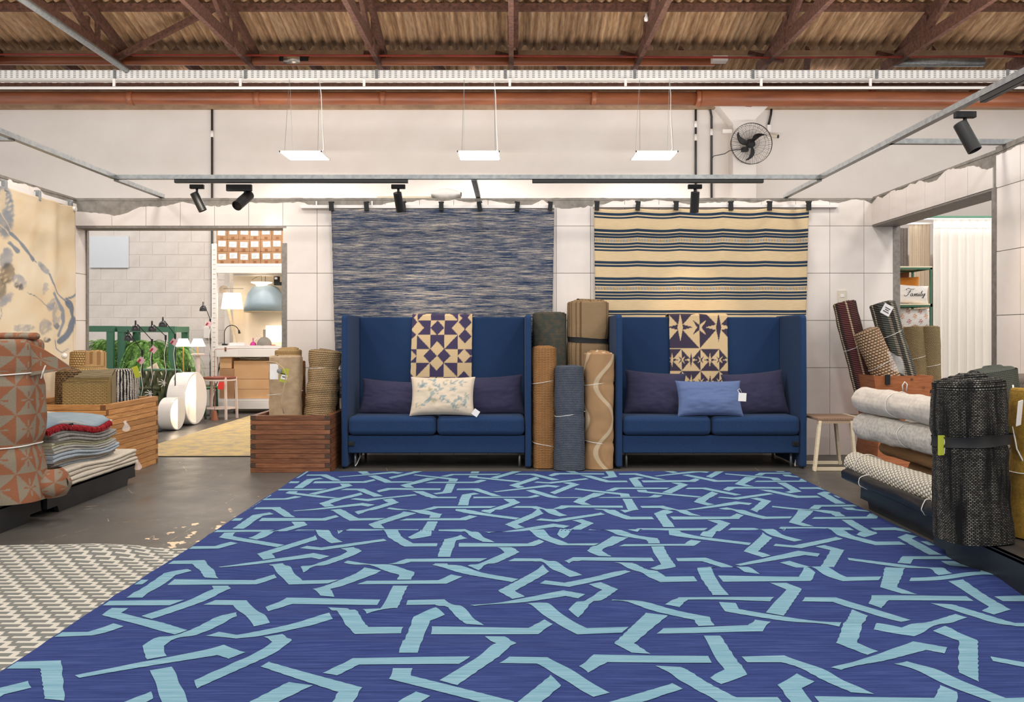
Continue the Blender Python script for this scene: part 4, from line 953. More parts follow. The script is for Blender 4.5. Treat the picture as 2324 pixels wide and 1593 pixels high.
# ================================================================= PALLETS
def pallet(name,label,x0,x1,y0,y1,h,topmat=None,face=-1,group='low black pallets'):
    t=thing(name,label,'pallet',((x0+x1)/2,y0,0),group)
    L_=y1-y0; nt_=[(y0+L_*.10,y0+L_*.14),(y0+L_*.62,y0+L_*.9)]
    n=.045; a=y0; poly=[(y0,n)]
    poly=[(y0+.16,0),(y0+L_*.5-.08,0),(y0+L_*.5-.08,0)]
    poly=[(y0,n),(y0+.12,n),(y0+.14,0),(y1-.14,0),(y1-.12,n),(y1,n),(y1-.01,h-.02),(y1,h),(y0,h)]
    MB().prism(poly,'x',x0,x0+.03).build('side_skirt',M['plastic'],t); MB().prism(poly,'x',x1-.03,x1).build('side_skirt',M['plastic'],t)
    MB().box(x0,x1,y0,y1,h-.02,h).build('deck',topmat or M['plastic'],t,bevel=.004)
    MB().box(x0+.1,x1-.1,y0+.1,y1-.1,0,h-.02).build('core',M['blackm'],t)
    return t
pallet('pallet','black pallet under the stack of folded rugs',-4.12,-2.95,5.27,6.50,.15)
pallet('pallet','black pallet under the orange patterned rug roll',-4.12,-2.97,4.02,5.24,.155)
dk=wood('dark_stained_boards','#3A3634','#2A2726','#4C4642')
pallet('pallet','black pallet under the horizontal cream rug rolls',2.35,3.40,4.45,5.64,.15)
pallet('pallet','larger black pallet with dark board top under the black woven roll',2.22,3.4,3.05,4.40,.165,dk)
# stack of folded rugs -------------------------------------------------------------
def zs_(y,z,k): return z+.05*max(0,(z-.2))*math.sin((y-5.4)*5.5+.9)*2.2+.02*nz(y*2,k*.1)*(z>.2)
def slab(label,k,z,th,x1,y0,y1,mat,group,name='folded_rug'):
    t=thing(name,label,'rug',(-3.4,5.9,z),group)
    for half in range(2):
        zz=z+half*th
        def fn(u,v,zz=zz):
            # v runs round the cross-section perpendicular to the fold
            a=v*2*PI; y=y0+(y1-y0)*u; r=th*.5
            xx=x1-.0+.012*nz(y*3,k,half)
            pr=[(xx-.9,zz+.001),(xx-r,zz+.001),(xx-r*.3,zz+r*.3),(xx,zz+r),(xx-r*.3,zz+2*r-.3*r),(xx-r,zz+2*r-.001),(xx-.9,zz+2*r-.001)]
            x=np.interp(v,np.linspace(0,1,7),[p[0] for p in pr]); z_=np.interp(v,np.linspace(0,1,7),[p[1] for p in pr])
            return (x,y,zs_(y,z_,k)+.003*nz(y*9,k*3+half))
        q=MB(); q.grid(fn,44,12,uvf=lambda u,v:(u*1.2,v*.5))
        for yy,rev in ((y0,0),(y1,1)):
            pts=[fn(0 if yy==y0 else 1,v) for v in np.linspace(0,1,7)]; q.add(pts,[tuple(range(7))] if rev else [tuple(range(7))[::-1]])
        q.build('fold',mat,t,smooth=True)
    return t
G='folded rugs in the stack on the left pallet'
def cloth(name,c,c2): return plain(name,c,.95,c2=c2,scale=30,bump=.6,bs=180,coord='Object',stretch=(1,3,1))
cl=[cloth('pale_cream_wool','#D8CFBF','#C6BBA9'),cloth('pale_grey_wool','#BDBBB4','#A5A39C'),cloth('light_blue_wool','#B4BEC6','#9BA7B2'),cloth('taupe_wool','#A59A8C','#8B8074'),cloth('cream_yellow_wool','#CFCBAE','#B7B294'),cloth('grey_ribbed_wool','#A9A69F','#77746E'),cloth('silver_wool','#B5B2AB','#8F8C86')]
z=.152
lay=[('lowest cream folded rug of the stack on the left pallet',0,.026,-2.93,5.30,6.50),('second lowest cream folded rug of the stack on the left pallet',0,.026,-2.94,5.31,6.50),('thin pale blue folded rug above the two cream ones in the stack',2,.010,-3.02,5.42,6.30),('taupe folded rug just above the pale blue one in the stack',3,.012,-3.0,5.44,6.28),('light blue-grey thick folded rug in the middle of the stack',2,.022,-2.98,5.40,6.30),('pale grey folded rug resting on the thick light blue-grey one',1,.018,-2.99,5.42,6.27),('cream-yellow folded rug in the middle of the stack',4,.016,-3.0,5.42,6.22),('grey folded rug with ribbed edge in the upper middle of the stack',5,.022,-2.98,5.45,6.26),('silver-grey folded rug second below the red fringed one',6,.020,-3.0,5.40,6.2),('silver-grey folded rug directly under the red fringed one',1,.020,-3.0,5.42,6.24)]
for k,(lab,m,th,x1,y0,y1) in enumerate(lay): slab(lab,k,z,th,x1,y0,y1,cl[m],G); z+=th*2
ZT=z
t=thing('fringed_rug','grey-blue rug with a red fringed edge on top of the stack','rug',(-3.3,5.8,ZT))
def topf(u,v):
    y=5.33+u*.85; x=-3.62+v*.62
    zz=zs_(y,ZT,20)+.012-.05*max(0,v-.93)*8+.012*nz(u*4,v*4)+.05*max(0,u-.8)*2+.025*math.sin(v*PI)
    return (x,y,zz)
rm=MB().grid(topf,50,26,uvf=lambda u,v:(u,v)).build('rug_body',plain('grey_blue_weave','#95A4AC',.95,c2='#7F8F99',scale=6,bump=.5,bs=200),t,smooth=True,solid=.008)
for (a,b,c,d) in ((.08,.35,.2,.85),(.35,.2,.55,.6),(.62,.5,.72,.9),(.82,.2,.9,.7)):
    MB().tube([Vector(topf(a+(c-a)*f+.03*math.sin(f*5),b+(d-b)*f))+Vector((0,0,.003)) for f in np.linspace(0,1,12)],.0035,5).build('line_motif',M['linen'],t,smooth=True)
q=MB()
for i in range(900):
    u=R.random(); p=Vector(topf(u,1)); l=R.uniform(.02,.042); dx=R.uniform(-.006,.022); dy=R.uniform(-.012,.012); w_=.0035
    q.tube([p+Vector((-.004,0,.004)),p+Vector((dx,dy*.5,-l*.35)),p+Vector((dx+.004,dy,-l))],[.003,.0035,.0025],4,cap=False)
red=plain('red_fringe','#A81C26',.9,c2='#86131C',scale=40); o=q.build('fringe',red,t); o['kind']='stuff'
MB().obox((-2.985,5.62,ZT-.005),.004,.05,.045,Matrix.Identity(3)).build('brand_label',M['black'],t); MB().obox((-2.982,5.625,ZT-.008),.004,.016,.02,Matrix.Identity(3)).build('label_print',M['paper'],t)
tag(MB().grid(lambda u,v:(-3.75+u*.3,6.05+v*.35,zs_(6.1,ZT,3)+.05+.02*math.sin(u*PI)+.006*nz(u*4,v*5)),14,14).build('cream_rug',cl[0],smooth=True,solid=.03),'cream folded rug end behind the red fringed rug','rug')
glassy=NT('clear_plastic'); glassy.set(Roughness=.15,Alpha=.35); glassy.col('#F2EEEA'); 
for y_,z_,lab in ((6.27,ZT-.04,'clear plastic label pouch at the upper right of the rug stack'),(6.47,.17,'clear plastic label pouch at the lower right of the rug stack')):
    tag(MB().grid(lambda u,v:(-2.94+.02*math.sin(u*5+v*3),y_+u*.08,z_-v*.07+.01*math.sin(u*7)),8,8).build('plastic_pouch',glassy.m,smooth=True),lab,'pouch')
# orange rolled rug -----------------------------------------------------------------
OR=lin('#925F45'); GR=lin('#8C806F')
def folk2(u,v):
    c=.173; a=((u/c)%1)-.5; b=((v/c)%1)-.5; iu=np.floor(u/c).astype(int); iv=np.floor(v/c).astype(int)
    k=np.abs(b)>np.abs(a); k=np.where((iu+iv)%2==0,k,~k)
    r=np.hypot(a,b); th=np.arctan2(b,a); pet=(r<.30)&(np.abs(np.sin(2*th))<.42*(1-r/.34)**.5+.0)|((r<.24)&(np.abs(np.cos(2*th))<.28*(1-r/.26)))
    k=np.where(pet,~k,k); out=np.zeros((len(u),3)); out[:]=GR; out[k]=OR; return out
om=vcol('orange_star_wool',bump=.6,bs=170,amp=.25)
def oroll():
    B=Vector((-3.215,5.03,.16)); hh=.965
    def prof(th_,w,ins):
        c,s_=math.cos(th_),math.sin(th_); k=(abs(c)**3+abs(s_)**3)**(-1/3)
        f=1-.05*math.exp(-((w-.32)/.05)**2)-.04*math.exp(-((w-.74)/.04)**2)+.10*math.exp(-((w)/.12)**2)
        lu=.012*nz(c*2,s_*2,w*5)
        rx,ry=.35*f-ins+lu,.20*f-ins+lu
        top=min(1,(hh-w)/.06+.0) ; rd=math.sqrt(max(0,1-(1-max(0,min(1,(hh-w)/.05)))**2)); rx-=.03*(1-rd); ry-=.03*(1-rd)
        return B+Vector((c*k*rx,s_*k*ry,w))
    q=MB(); q.grid(lambda u,v:prof(u*2*PI,v*hh,0),300,170,uvf=lambda u,v:(u*1.95,v*hh))
    q.grid(lambda u,v:prof(u*2*PI,hh,v*.19)+Vector((0,0,-.02*v*0)),60,8,uvf=lambda u,v:(u*1.95,hh+v*.2))
    o=q.build('rug_roll',om,smooth=True); tag(o,'tall orange and grey star patterned rug bundle standing at far left','rug')
    setcol(o,folk2); o2=MB()
    for wz in (.31,.74):
        MB().tube([prof(a,wz+.025*math.cos(a),-.004) for a in np.linspace(0,2*PI,60)[:-1]],.004,6,closed=True).build('plastic_tie',M['string'],o,smooth=True)
    MB().tube([(X(96,388),4.86,Z(858,388)),(X(104,388),4.84,Z(844,388)),(X(110,388),4.84,Z(829,388))],.004,6).build('tie_end',M['string'],o)
    return o
o=oroll()
# flap of the same rug curling to the right, and the two folded edges lying on top
q=MB(); q.grid(lambda u,v:(-2.90+.22*u,4.98+.10*u-.03*math.sin(u*3),(1.10-.16*u**1.6)*(1-v)+(.90+.05*u)*v),60,50,uvf=lambda u,v:(u*.25,v*.2))
f=q.build('flap',om,o,smooth=True,solid=.018); setcol(f,folk2)
q=MB(); q.grid(lambda u,v:(-3.6+.74*u,5.0+(.045*math.cos(v*2*PI))*(1 if 0<u<1 else .01),1.142+.022*math.sin(v*2*PI)*(1 if 0<u<1 else .01)),120,16,uvf=lambda u,v:(u*.9,v*.15),cu=False)
f=q.build('rolled_edge',om,o,smooth=True); setcol(f,folk2)
q=MB(); q.grid(lambda u,v:(-2.93+.1*math.cos(v*PI)*.5+.03,4.62+.25*u,.16+.16*v+.02*nz(u*3,v*3)),20,40,uvf=lambda u,v:(u*.3,v*.3)); 
q=MB(); q.lathe([(0,.20),(.06,.18),(.1,.12),(.105,.06),(.08,0),(0,0)],(-2.95,4.80,.158),60,Matrix.Scale(1.0,3)); 
f=MB().grid(lambda u,v:(-2.83+(.085+.01*nz(u*7,v*3))*math.cos(u*2*PI)*math.sin(max(.02,v)*PI*.62+.75),5.13+.13*math.sin(u*2*PI)*math.sin(max(.02,v)*PI*.62+.75),.16+.17*v),80,40,uvf=lambda u,v:(u*.6,v*.3)).build('bottom_bulge',om,o,smooth=True); setcol(f,folk2)
# ================================================================= RIGHT SIDE PILE
W['cream1']=weave('cream_ribbed_wool','#E2DACF','#C3B9AC',60,520,'#B3AAA0',.35,.45)
W['cream2']=weave('cream_heather_wool','#DFD9CF','#BDB6AB',60,520,'#8F8C88',.45,.45,nscale=40)
W['check']=weave('cream_basket_weave','#E3DCCC','#A59C8A',120,120,None,.9,0,dist=.012)
W['brownw']=weave('brown_flat_weave','#A88562','#8B6A49',300,300,'#94734F',.5,.3)
def hide():
    t=NT('black_hide'); t.set(Roughness=.32); uv=t.tc('UV'); n=t.noise(t.mapv(uv,(120,20,1)),4,3,.7); t.col(t.mix(n,'#0C0D0F','#1B1D22')); t.bump(n,.4,.004); return t.m
W['hide']=hide()
G='rolled rugs lying on the right pallet'
def lying(label,x,z,y0,y1,r,mat,dx=0,dz=0,**k):
    return roll('rug_roll',label,(x,y1,z),(dx,-1,dz),y1-y0,r,r*k.pop('fl',.92),.022,mat,group=G,**k)
lying('upper cream ribbed rug roll lying on top of the right pile',2.47,.695,4.2,5.85,.095,W['cream1'],turns=4,seed=31,ties=(.5,1.0),pin=[(.5,.06,.02),(1.02,.05,.02)],lump=.01,dx=.05)
lying('second cream heathered rug roll lying below the top one',2.47,.51,4.2,5.85,.098,W['cream2'],turns=4,seed=32,ties=(.62,),pin=[(.62,.08,.025),(.25,.03,.02)],lump=.012,dx=.07,dz=.012)
lying('thin brown rug roll between the cream rolls on the right pallet',2.62,.365,4.2,5.83,.06,W['brownw'],turns=3,seed=33,lump=.006)
lying('cream basket weave rug roll lying over the black hide',2.38,.262,4.2,5.78,.088,W['check'],turns=3,seed=34,lump=.006,dx=.02,ties=(.2,))
lying('black cowhide roll at the pallet edge, lowest of the pile',2.295,.195,4.2,5.72,.045,W['hide'],turns=2,seed=35,lump=.006,ties=(.33,1.12))
lying('beige rug roll hidden behind the cream pile on the right pallet',2.75,.25,4.5,5.6,.095,W['brownw'],turns=3,seed=36)
lying('cream rug roll at the back of the right pile',2.72,.53,4.4,5.6,.1,W['cream1'],turns=3,seed=37)
def blackw():
    t=NT('black_sparkle_weave'); t.set(Roughness=.85); t.b.inputs['Specular IOR Level'].default_value=.2
    uv=t.tc('UV'); u,v,_=t.sep(uv)
    br=t.n('ShaderNodeTexBrick'); t.l(uv,br.inputs[0]); br.inputs['Scale'].default_value=1; br.inputs['Brick Width'].default_value=.015; br.inputs['Row Height'].default_value=.0075; br.inputs['Mortar Size'].default_value=.0022; br.inputs['Color1'].default_value=(1,1,1,1); br.inputs['Color2'].default_value=(0.0,0.0,0.0,1); br.inputs['Mortar'].default_value=(0,0,0,1); br.offset=.5; br.inputs['Bias'].default_value=-.25
    st=t.ramp(t.noise(t.mapv(uv,(9,.6,1)),2.2,3,.6),[(.38,.0),(.66,.6)])
    hue=t.ramp(t.noise(t.mapv(uv,(14,60,1)),6,2,.6),[(.3,'#A99BB0'),(.45,'#CFC6B4'),(.55,'#D8CFBE'),(.7,'#8FA8A2')])
    a=t.mix(1.0,t.mix(1.0,br.outputs[0],st,'MULTIPLY'),hue,'MULTIPLY'); t.col(t.mix(1.0,'#0E0F10',a,'ADD')); t.bump(br.outputs[0],.6,.006); return t.m
def blackroll():
    B=(2.225,4.03,.17)
    o,pos=roll('rug_roll','big black woven rug roll with sparkling flecks standing on the right pallet',B,(-.03,.0,1),.745,.155,.16,.03,blackw(),turns=4,rise=.012,seed=41,group='upright rolls on the right pallet',pin=[(.475,.07,.03)],flare=.06,lump=.012,sq=2.8,phase=.5,nl=60,tele=.02)
    MB().grid(lambda u,v:pos(u*2*PI,.475+.012*math.cos(u*2*PI+1)+(v-.5)*(.05+.012*nz(u*6,5)),-.005),72,2).build('black_strap',plain('black_cloth_strap','#1B1B1C',.6),o,smooth=True)
    MB().obox((2.395,3.94,.78),.004,.05,.12,Matrix.Rotation(.15,3,'X')@Matrix.Rotation(-.9,3,'Z')).build('paper_label',M['paper'],o)
    t=MB().obox((2.06,3.985,.622),.055,.004,.095,Matrix.Rotation(.0,3,'Y')).build('lime_tag',M['tag_g'],o)
    MB().obox((2.07,3.98,.622),.02,.003,.08,Matrix.Rotation(.0,3,'Y')).build('tag_print',M['paper'],o)
blackroll()
W['sage']=weave('sage_grey_weave','#65685F','#42463F',330,330,'#50544C',.6,.3)
roll('rug_roll','grey-green rug roll leaning behind the black woven roll','' or (2.62,4.35,.17),(-.14,.03,1),.80,.125,.12,.026,W['sage'],turns=4,seed=42,group='upright rolls on the right pallet',ties=(.3,),lump=.01)
W['must']=plain('mustard_shag','#B08A35',.95,c2='#8C6A22',scale=60,bump=1,bs=200,coord='UV')
roll('rug_roll','mustard yellow shaggy rug roll at the right edge of the picture',(2.575,4.06,.17),(.02,0,1),.70,.155,.14,.03,W['must'],turns=3,seed=43,group='upright rolls on the right pallet',ties=(.33,),pin=[(.4,.08,.05)],lump=.012)
roll('rug_roll','grey tweed rug roll lying high behind the mustard roll',(2.68,5.0,.86),(1,-.12,-.0),.9,.065,.065,.02,weave('grey_tweed','#9A9086','#6B635B',260,420,'#7C7268',.7,.4),turns=3,seed=44,group='rolled rugs lying on the right pallet')
roll('rug_roll','cream soft rug roll lying under the grey tweed one',(2.72,4.95,.70),(1,-.1,0),.8,.095,.095,.024,W['cream1'],turns=3,seed=45,group='rolled rugs lying on the right pallet')
roll('rug_roll','plain cream rug roll propping up the upper rolls at far right',(2.85,4.9,.16),(0,0,1),.45,.13,.13,.03,W['cream2'],turns=3,seed=46,group='upright rolls on the right pallet')
tag(MB().tube([(2.49,4.15,.9),(2.47,4.1,.8),(2.43,4.05,.7),(2.43,4.02,.6),(2.47,4.0,.5),(2.52,3.9,.45)],.004,6).build('packing_string',M['string'],smooth=True),'white cord hanging between the black and mustard rolls','string')
# ================================================================= STOOL
t=thing('stool','low bench stool with cream frame and woven brown seat by the right sofa','stool',(2.76,7.2,0))
y0,y1,xa,xb,zs0=7.02,7.42,2.57,2.955,.425
def sl():
    q=NT('paper_cord_seat'); q.set(Roughness=.8); a=q.sep(q.tc()); n=q.op('FRACT',q.op('MULTIPLY',a[0],55.0)); m=q.op('FRACT',q.op('MULTIPLY',a[1],28.0)); k=q.op('GREATER_THAN',q.op('ABSOLUTE',q.op('SUBTRACT',n,.5)),.36)
    q.col(q.mix(q.op('MULTIPLY',k,.7),'#A98A72','#5E4638')); q.bump(n,.4,.004); return q.m
n_=26
for i in range(n_):
    a=xa+(xb-.03-xa)*i/n_; b=xa+(xb-.03-xa)*(i+1)/n_-.0015
    MB().box(a,b,y0+.002,y1,zs0+.001,zs0+.024).build('seat_slat',plain('seat_cord','#AB8D76',.85,c2='#8F725C',scale=80,stretch=(1,8,1),bump=.4) if i==0 else bpy.data.materials['seat_cord'],t,bevel=.003,seg=1)
MB().box(xb-.03,xb,y0,y1,zs0-.006,zs0+.026).build('seat_rail',M['pale'],t,bevel=.003)
MB().box(xa-.002,xb-.03,y0+.006,y0+.03,zs0-.022,zs0).build('seat_rail',plain('seat_edge','#B59C85',.8),t)
for y in (y0+.02,y1-.03):
    MB().beam((xa+.02,y,zs0),(xa-.025,y,.0),.024,.04,up=(0,1,0)).build('leg',M['pale'],t,bevel=.003)
    MB().beam((xb-.10,y,zs0),(xb-.06,y,.0),.024,.04,up=(0,1,0)).build('leg',M['pale'],t,bevel=.003)
    MB().box(xa-.04,xb-.04,y-.012,y+.012,.002,.032).build('floor_bar',M['pale'],t,bevel=.003)
# ================================================================= CHEST WITH ROLLS
def hour(label,x0,x1,y0,y1,h,waist):
    t=thing('wooden_chest',label,'chest',((x0+x1)/2,y0,0))
    prof=[(0,.02),(h*.42,waist),(h*.5,waist*.95),(h,0)]
    def ins(z): return float(np.interp(z,[0,h*.42,h*.5,h],[.03,waist,waist*.98,0]))
    for side in range(4):
        q=MB(); zz=[0,h*.21,h*.42,h*.5,h*.75,h]
        def ring(z,th):
            i=ins(z); return [(x0+i+th,y0+i*.6+th,z),(x1-i-th,y0+i*.6+th,z),(x1-i-th,y1-i*.6-th,z),(x0+i+th,y1-i*.6-th,z)]
        vs=[];
        for z in zz:
            o_=ring(z,0); n_=ring(z,.02); vs+= [o_[side],o_[(side+1)%4],n_[(side+1)%4],n_[side]]
        fs=[]
        for k in range(len(zz)-1):
            for a in range(4): fs.append((k*4+a,k*4+(a+1)%4,(k+1)*4+(a+1)%4,(k+1)*4+a))
        fs.append((3,2,1,0)); e=(len(zz)-1)*4; fs.append((e,e+1,e+2,e+3)); q.add(vs,fs); q.build('side_board',M['cherry'],t)
    for (xx,zz_) in ((x0+.11,h-.05),(x0+.33,h-.03),(x1-.08,h-.10),(x0+.3,h-.2),(x0+.14,h-.25)):
        MB().tube([(xx,y0+ins(zz_)*.6+.001,zz_),(xx,y0+ins(zz_)*.6-.003,zz_)],.012,12).build('wood_plug',M['dkwood'],t)
    MB().box(x0+.095,x0+.135,y0-.018,y0+.004,h-.075,h+.012).build('latch',M['blackm'],t,bevel=.004)
    MB().tube([(x0+.24,y0-.02,h-.13),(x0+.235,y0-.025,h-.08),(x0+.255,y0-.025,h-.05),(x0+.275,y0-.025,h-.07),(x0+.27,y0-.02,h-.13)],.006,8).build('rope_handle',M['string'],t,smooth=True)
    MB().box(x0+.05,x1-.05,y0+.05,y1-.05,.01,.03).build('bottom_board',M['cherry'],t)
CH=(X(1983,262)-.0,X(2118,262),7.21,7.72,.795)
hour('tapered cherry wood chest with black latch holding rug rolls',CH[0],CH[1],CH[2],CH[3],CH[4],.07)
def stripy(name,cols,per):
    t=NT(name); t.set(Roughness=.95); uv=t.tc('UV'); u,v,_=t.sep(uv)
    f=t.op('FRACT',t.op('DIVIDE',u,per)); a=t.ramp(f,cols,'CONSTANT'); row=t.op('ABSOLUTE',t.op('SINE',t.op('ADD',t.op('MULTIPLY',v,150.0),t.op('MULTIPLY',u,60.0)))); n=t.noise(uv,60,3,.7)
    a=t.mix(t.op('MULTIPLY',t.ramp(row,[(.0,1.0),(.5,0.0)]),.75),a,'#241C1A'); a=t.mix(t.op('MULTIPLY',n,.4),a,'#5A4A40'); t.col(a); t.bump(row,.8,.012); return t.m
G='rug rolls in the cherry wood chest'
sS=255
def leanroll(label,pt,pb,r,mat,y,seed,ties=(),**k):
    s=F/y; a=Vector((X(pb[0],s),y,Z(pb[1],s))); b=Vector((X(pt[0],s),y+.05,Z(pt[1],s))); d=(b-a); ex=d.normalized()*.25; a2=a-ex
    return roll('rug_roll',label,a2,d,(b-a2).length,r,r*.9,.022,mat,turns=3,seed=seed,group=G,ties=ties,lump=.008,**k)
o,pos=leanroll('dark red, black and cream striped rug roll leaning left out of the chest',(1921,688),(1956,848),.105,stripy('red_black_stripe',[(0,'#5A2A2C'),(.28,'#3A2A2A'),(.38,'#D9C3A0'),(.45,'#2E2527'),(.55,'#D9C3A0'),(.62,'#33272A'),(.72,'#6B3236'),(.95,'#D9C3A0')],.30),7.62,51,ties=(.5,),twist=0)
leanroll('loose knitted tan rug roll in front in the chest',(1972,752),(2010,850),.115,weave('loose_tan_knit','#DCC0A0','#7E5C42',110,130,'#C39A74',1.0,.5,dist=.02),7.38,52,ties=(.35,))
tag(MB().grid(lambda u,v:(X(1990+u*32+v*10,255),7.22-.02*math.sin(u*6+v*4),Z(795+u*14+v*42,255)+.008*math.sin(v*9)),12,16).build('plastic_bag',glassy.m,smooth=True),'clear plastic bag with label hanging on the knitted tan roll','bag')
o,pos=leanroll('grey-green and black striped rug roll leaning left at the back of the chest',(2008,690),(2048,848),.115,stripy('green_grey_stripe',[(0,'#4E5650'),(.2,'#8A8272'),(.3,'#2F3431'),(.45,'#9C9480'),(.55,'#4A524E'),(.75,'#C9BA98'),(.8,'#2F3431')],.26),7.55,53,ties=(.62,))
pl_=tag(MB().obox((X(2014,256),7.395,Z(703,256)),.085,.003,.095,Matrix.Rotation(.5,3,'Y')).build('paper_label',M['paper']),'white printed paper label on the green striped roll','label')
for k_,(dz_,wd_) in enumerate(((.015,.05),(-.002,.035),(-.02,.055))):
    o_=Matrix.Rotation(.5,3,'Y')@Vector((0,-.004,dz_)); MB().obox(Vector((X(2014,256),7.395,Z(703,256)))+o_,wd_,.002,.006,Matrix.Rotation(.5,3,'Y')).build('label_print',M['black'],pl_)
# second planked box in the opening, with two jute rolls
t=thing('wooden_box','reddish planked wooden box behind the chest in the side opening','box',(3.9,8.1,0))
bx=(3.66,4.20,8.20,8.7)
for k in range(5):
    a=bx[0]+(bx[1]-bx[0])*k/5; MB().box(a+.002,a+(bx[1]-bx[0])/5-.002,bx[2],bx[2]+.02,.0,.66).build('plank',M['cherry'],t)
MB().box(bx[0],bx[1],bx[2]-.004,bx[2]+.0,.58,.61).build('iron_band',M['blackm'],t)
MB().box(bx[0],bx[0]+.02,bx[2]+.02,bx[3],0,.66).build('side_board',M['cherry'],t); MB().box(bx[1]-.02,bx[1],bx[2]+.02,bx[3],0,.66).build('side_board',M['cherry'],t); MB().box(bx[0],bx[1],bx[3],bx[3]+.02,0,.66).build('back_board',M['cherry'],t)
W['sisal']=weave('khaki_sisal','#A8946F','#84714F',200,230,'#948263',.9,.3,dist=.008)
for (pa,pb_,lab,sd,ty) in (((2078,744),(2092,862),'left khaki sisal rug roll standing in the side opening',61,(.42,)),((2116,743),(2117,862),'right khaki sisal rug roll standing in the side opening',62,(.34,))):
    s=F/8.4; a=Vector((X(pb_[0],s),8.4,.25)); b=Vector((X(pa[0],s),8.45,Z(pa[1],s))); roll('rug_roll',lab,a,b-a,(b-a).length,.098,.09,.02,W['sisal'],turns=3,seed=sd,group='sisal rolls in the side opening',ties=(ty[0]+.25,))
# ================================================================= SIDE ROOM (right opening)
def curtain(label,x0,x1,y,z0,z1,mat,npl,amp,seed,head=None):
    t=thing('curtain',label,'curtain',((x0+x1)/2,y,z0),'curtains in the side room')
    def fn(u,v):
        p=u*npl*2*PI+.8*nz(u*6,seed); return (x0+(x1-x0)*u+.008*math.sin(p*2),y+amp*math.sin(p)*(.55+.45*v)+.01*nz(u*9,v*2,seed),z1-(z1-z0)*v)
    MB().grid(fn,int(npl*14),26).build('fabric',mat,t,smooth=True)
    if head: MB().grid(lambda u,v:(fn(u,v*.045)[0],fn(u,v*.045)[1]-.006,fn(u,v*.045)[2]),int(npl*14),2).build('heading_tape',head,t,smooth=True)
s=182; yc=F/s
curtain('tall white sheer curtain in the side room',X(2118,s),X(2118,s)+1.6,yc,.06,Z(497,s),plain('white_sheer','#F3EEE6',.9,c2='#E9E2D8',scale=90,stretch=(1,1,.02),bump=.1,coord='Object'),15,.035,1,M['whitecloth'])
curtain('cream linen curtain between the grey and the white ones',X(2072,s),X(2120,s),yc+.1,.06,Z(504,s),M['linen'],5,.03,2)
curtain('grey curtain at the left of the side room',X(2030,s)-.1,X(2073,s),yc+.15,.06,Z(514,s),felt('grey_curtain','#8C827B','#7A716B',60),5,.03,3)
t=thing('curtain_rail','white and green curtain rail in the side room','rail',(X(2180,s),yc,2.6))
MB().box(X(2100,s),X(2118,s)+1.7,yc-.03,yc+.0,Z(494.5,s),Z(490.5,s)).build('green_rail',M['green'],t)
MB().box(X(2030,s)-.1,X(2118,s)+1.7,yc-.04,yc-.02,Z(499,s),Z(496,s)).build('white_rail',M['white'],t)
MB().box(X(2030,s)-.1,X(2118,s)+.1,yc+.08,yc+.1,Z(507,s),Z(503,s)).build('white_rail',M['white'],t)
t=thing('display_shelf','green metal shelf with wooden boards holding printed cushions','shelf',(4.3,8.9,0))
s=208; ys_=F/s; xr=X(2116,s); xl=xr-.62; dp=.42
for x in (xl,xr-.022):
    for y in (ys_,ys_+dp): MB().box(x,x+.022,y,y+.022,0,Z(607,s)).build('post',M['green'],t)
for zpx in (607,692,777):
    z=Z(zpx,s); q=MB(); q.box(xl,xr,ys_,ys_+.022,z-.02,z); q.box(xl,xr,ys_+dp,ys_+dp+.022,z-.02,z); q.box(xr-.022,xr,ys_,ys_+dp,z-.02,z); q.build('shelf_frame',M['green'],t)
    MB().box(xl,xr,ys_,ys_+dp+.02,z,z+.014).build('shelf_board',M['pale'],t)
def fam(): return None
s2=F/(ys_+.1)
o,Mx=pillow('cushion','white cushion lettered Family on the side room shelf',X(2066,s2),ys_+.1,Z(668,s2),.40,.215,.09,M['whitecloth'],rx=-8,ry=4,seed=12,wr=.006,group='cushions on the side room shelf')
# the word in brush script, as thin raised strokes
def script(strokes,x0,z0,sc,y,mat,parent,r=.0022):
    q=MB()
    for st in strokes:
        pts=[Vector((x0+(px)*sc,y,z0-(py)*sc)) for px,py in st]
        sm=[]
        for i in range(len(pts)-1):
            p0=pts[max(0,i-1)];p1=pts[i];p2=pts[i+1];p3=pts[min(len(pts)-1,i+2)]
            for k in range(6):
                t_=k/6; sm.append(.5*((2*p1)+(-p0+p2)*t_+(2*p0-5*p1+4*p2-p3)*t_*t_+(-p0+3*p1-3*p2+p3)*t_**3))
        sm.append(pts[-1]); q.tube(sm,[r*(1+.7*math.sin(i*.35)**2) for i in range(len(sm))],5)
    return q.build('lettering',mat,parent,smooth=True)
FAMILY=[[(215,1015),(212,1000),(235,992),(270,1000),(300,1003),(318,995)],[(272,1003),(258,1030),(240,1060),(222,1080),(200,1088),(184,1082),(186,1075)],[(236,1040),(255,1036),(270,1034)],
[(296,1060),(280,1058),(266,1072),(268,1088),(282,1086),(296,1062),(292,1082),(300,1088),(310,1078)],[(310,1078),(322,1058),(318,1088),(334,1060),(342,1062),(336,1088),(352,1060),(360,1062),(354,1084),(362,1086),(372,1074)],[(372,1074),(380,1060),(376,1084),(384,1086),(394,1076)],[(394,1076),(412,1040),(418,1028),(410,1032),(398,1070),(400,1086),(412,1080)],[(412,1080),(424,1060),(422,1080),(432,1084),(446,1062),(452,1058),(440,1092),(426,1112),(418,1112),(428,1098),(452,1078)],[(386,1046),(388,1044)]]
s4=F/(ys_+.045); px2m=1/(5.6875*s4)
script([[(a,b) for a,b in st] for st in FAMILY],X(2020,s4),Z(480,s4),px2m,ys_+.045,M['black'],o,r=.0021)
pillow('cushion','orange cushion standing behind the Family cushion',X(2062,s2),ys_+.26,Z(648,s2)-.02,.40,.26,.09,M['orangecl'],rx=-4,seed=14,wr=.006,group='cushions on the side room shelf')
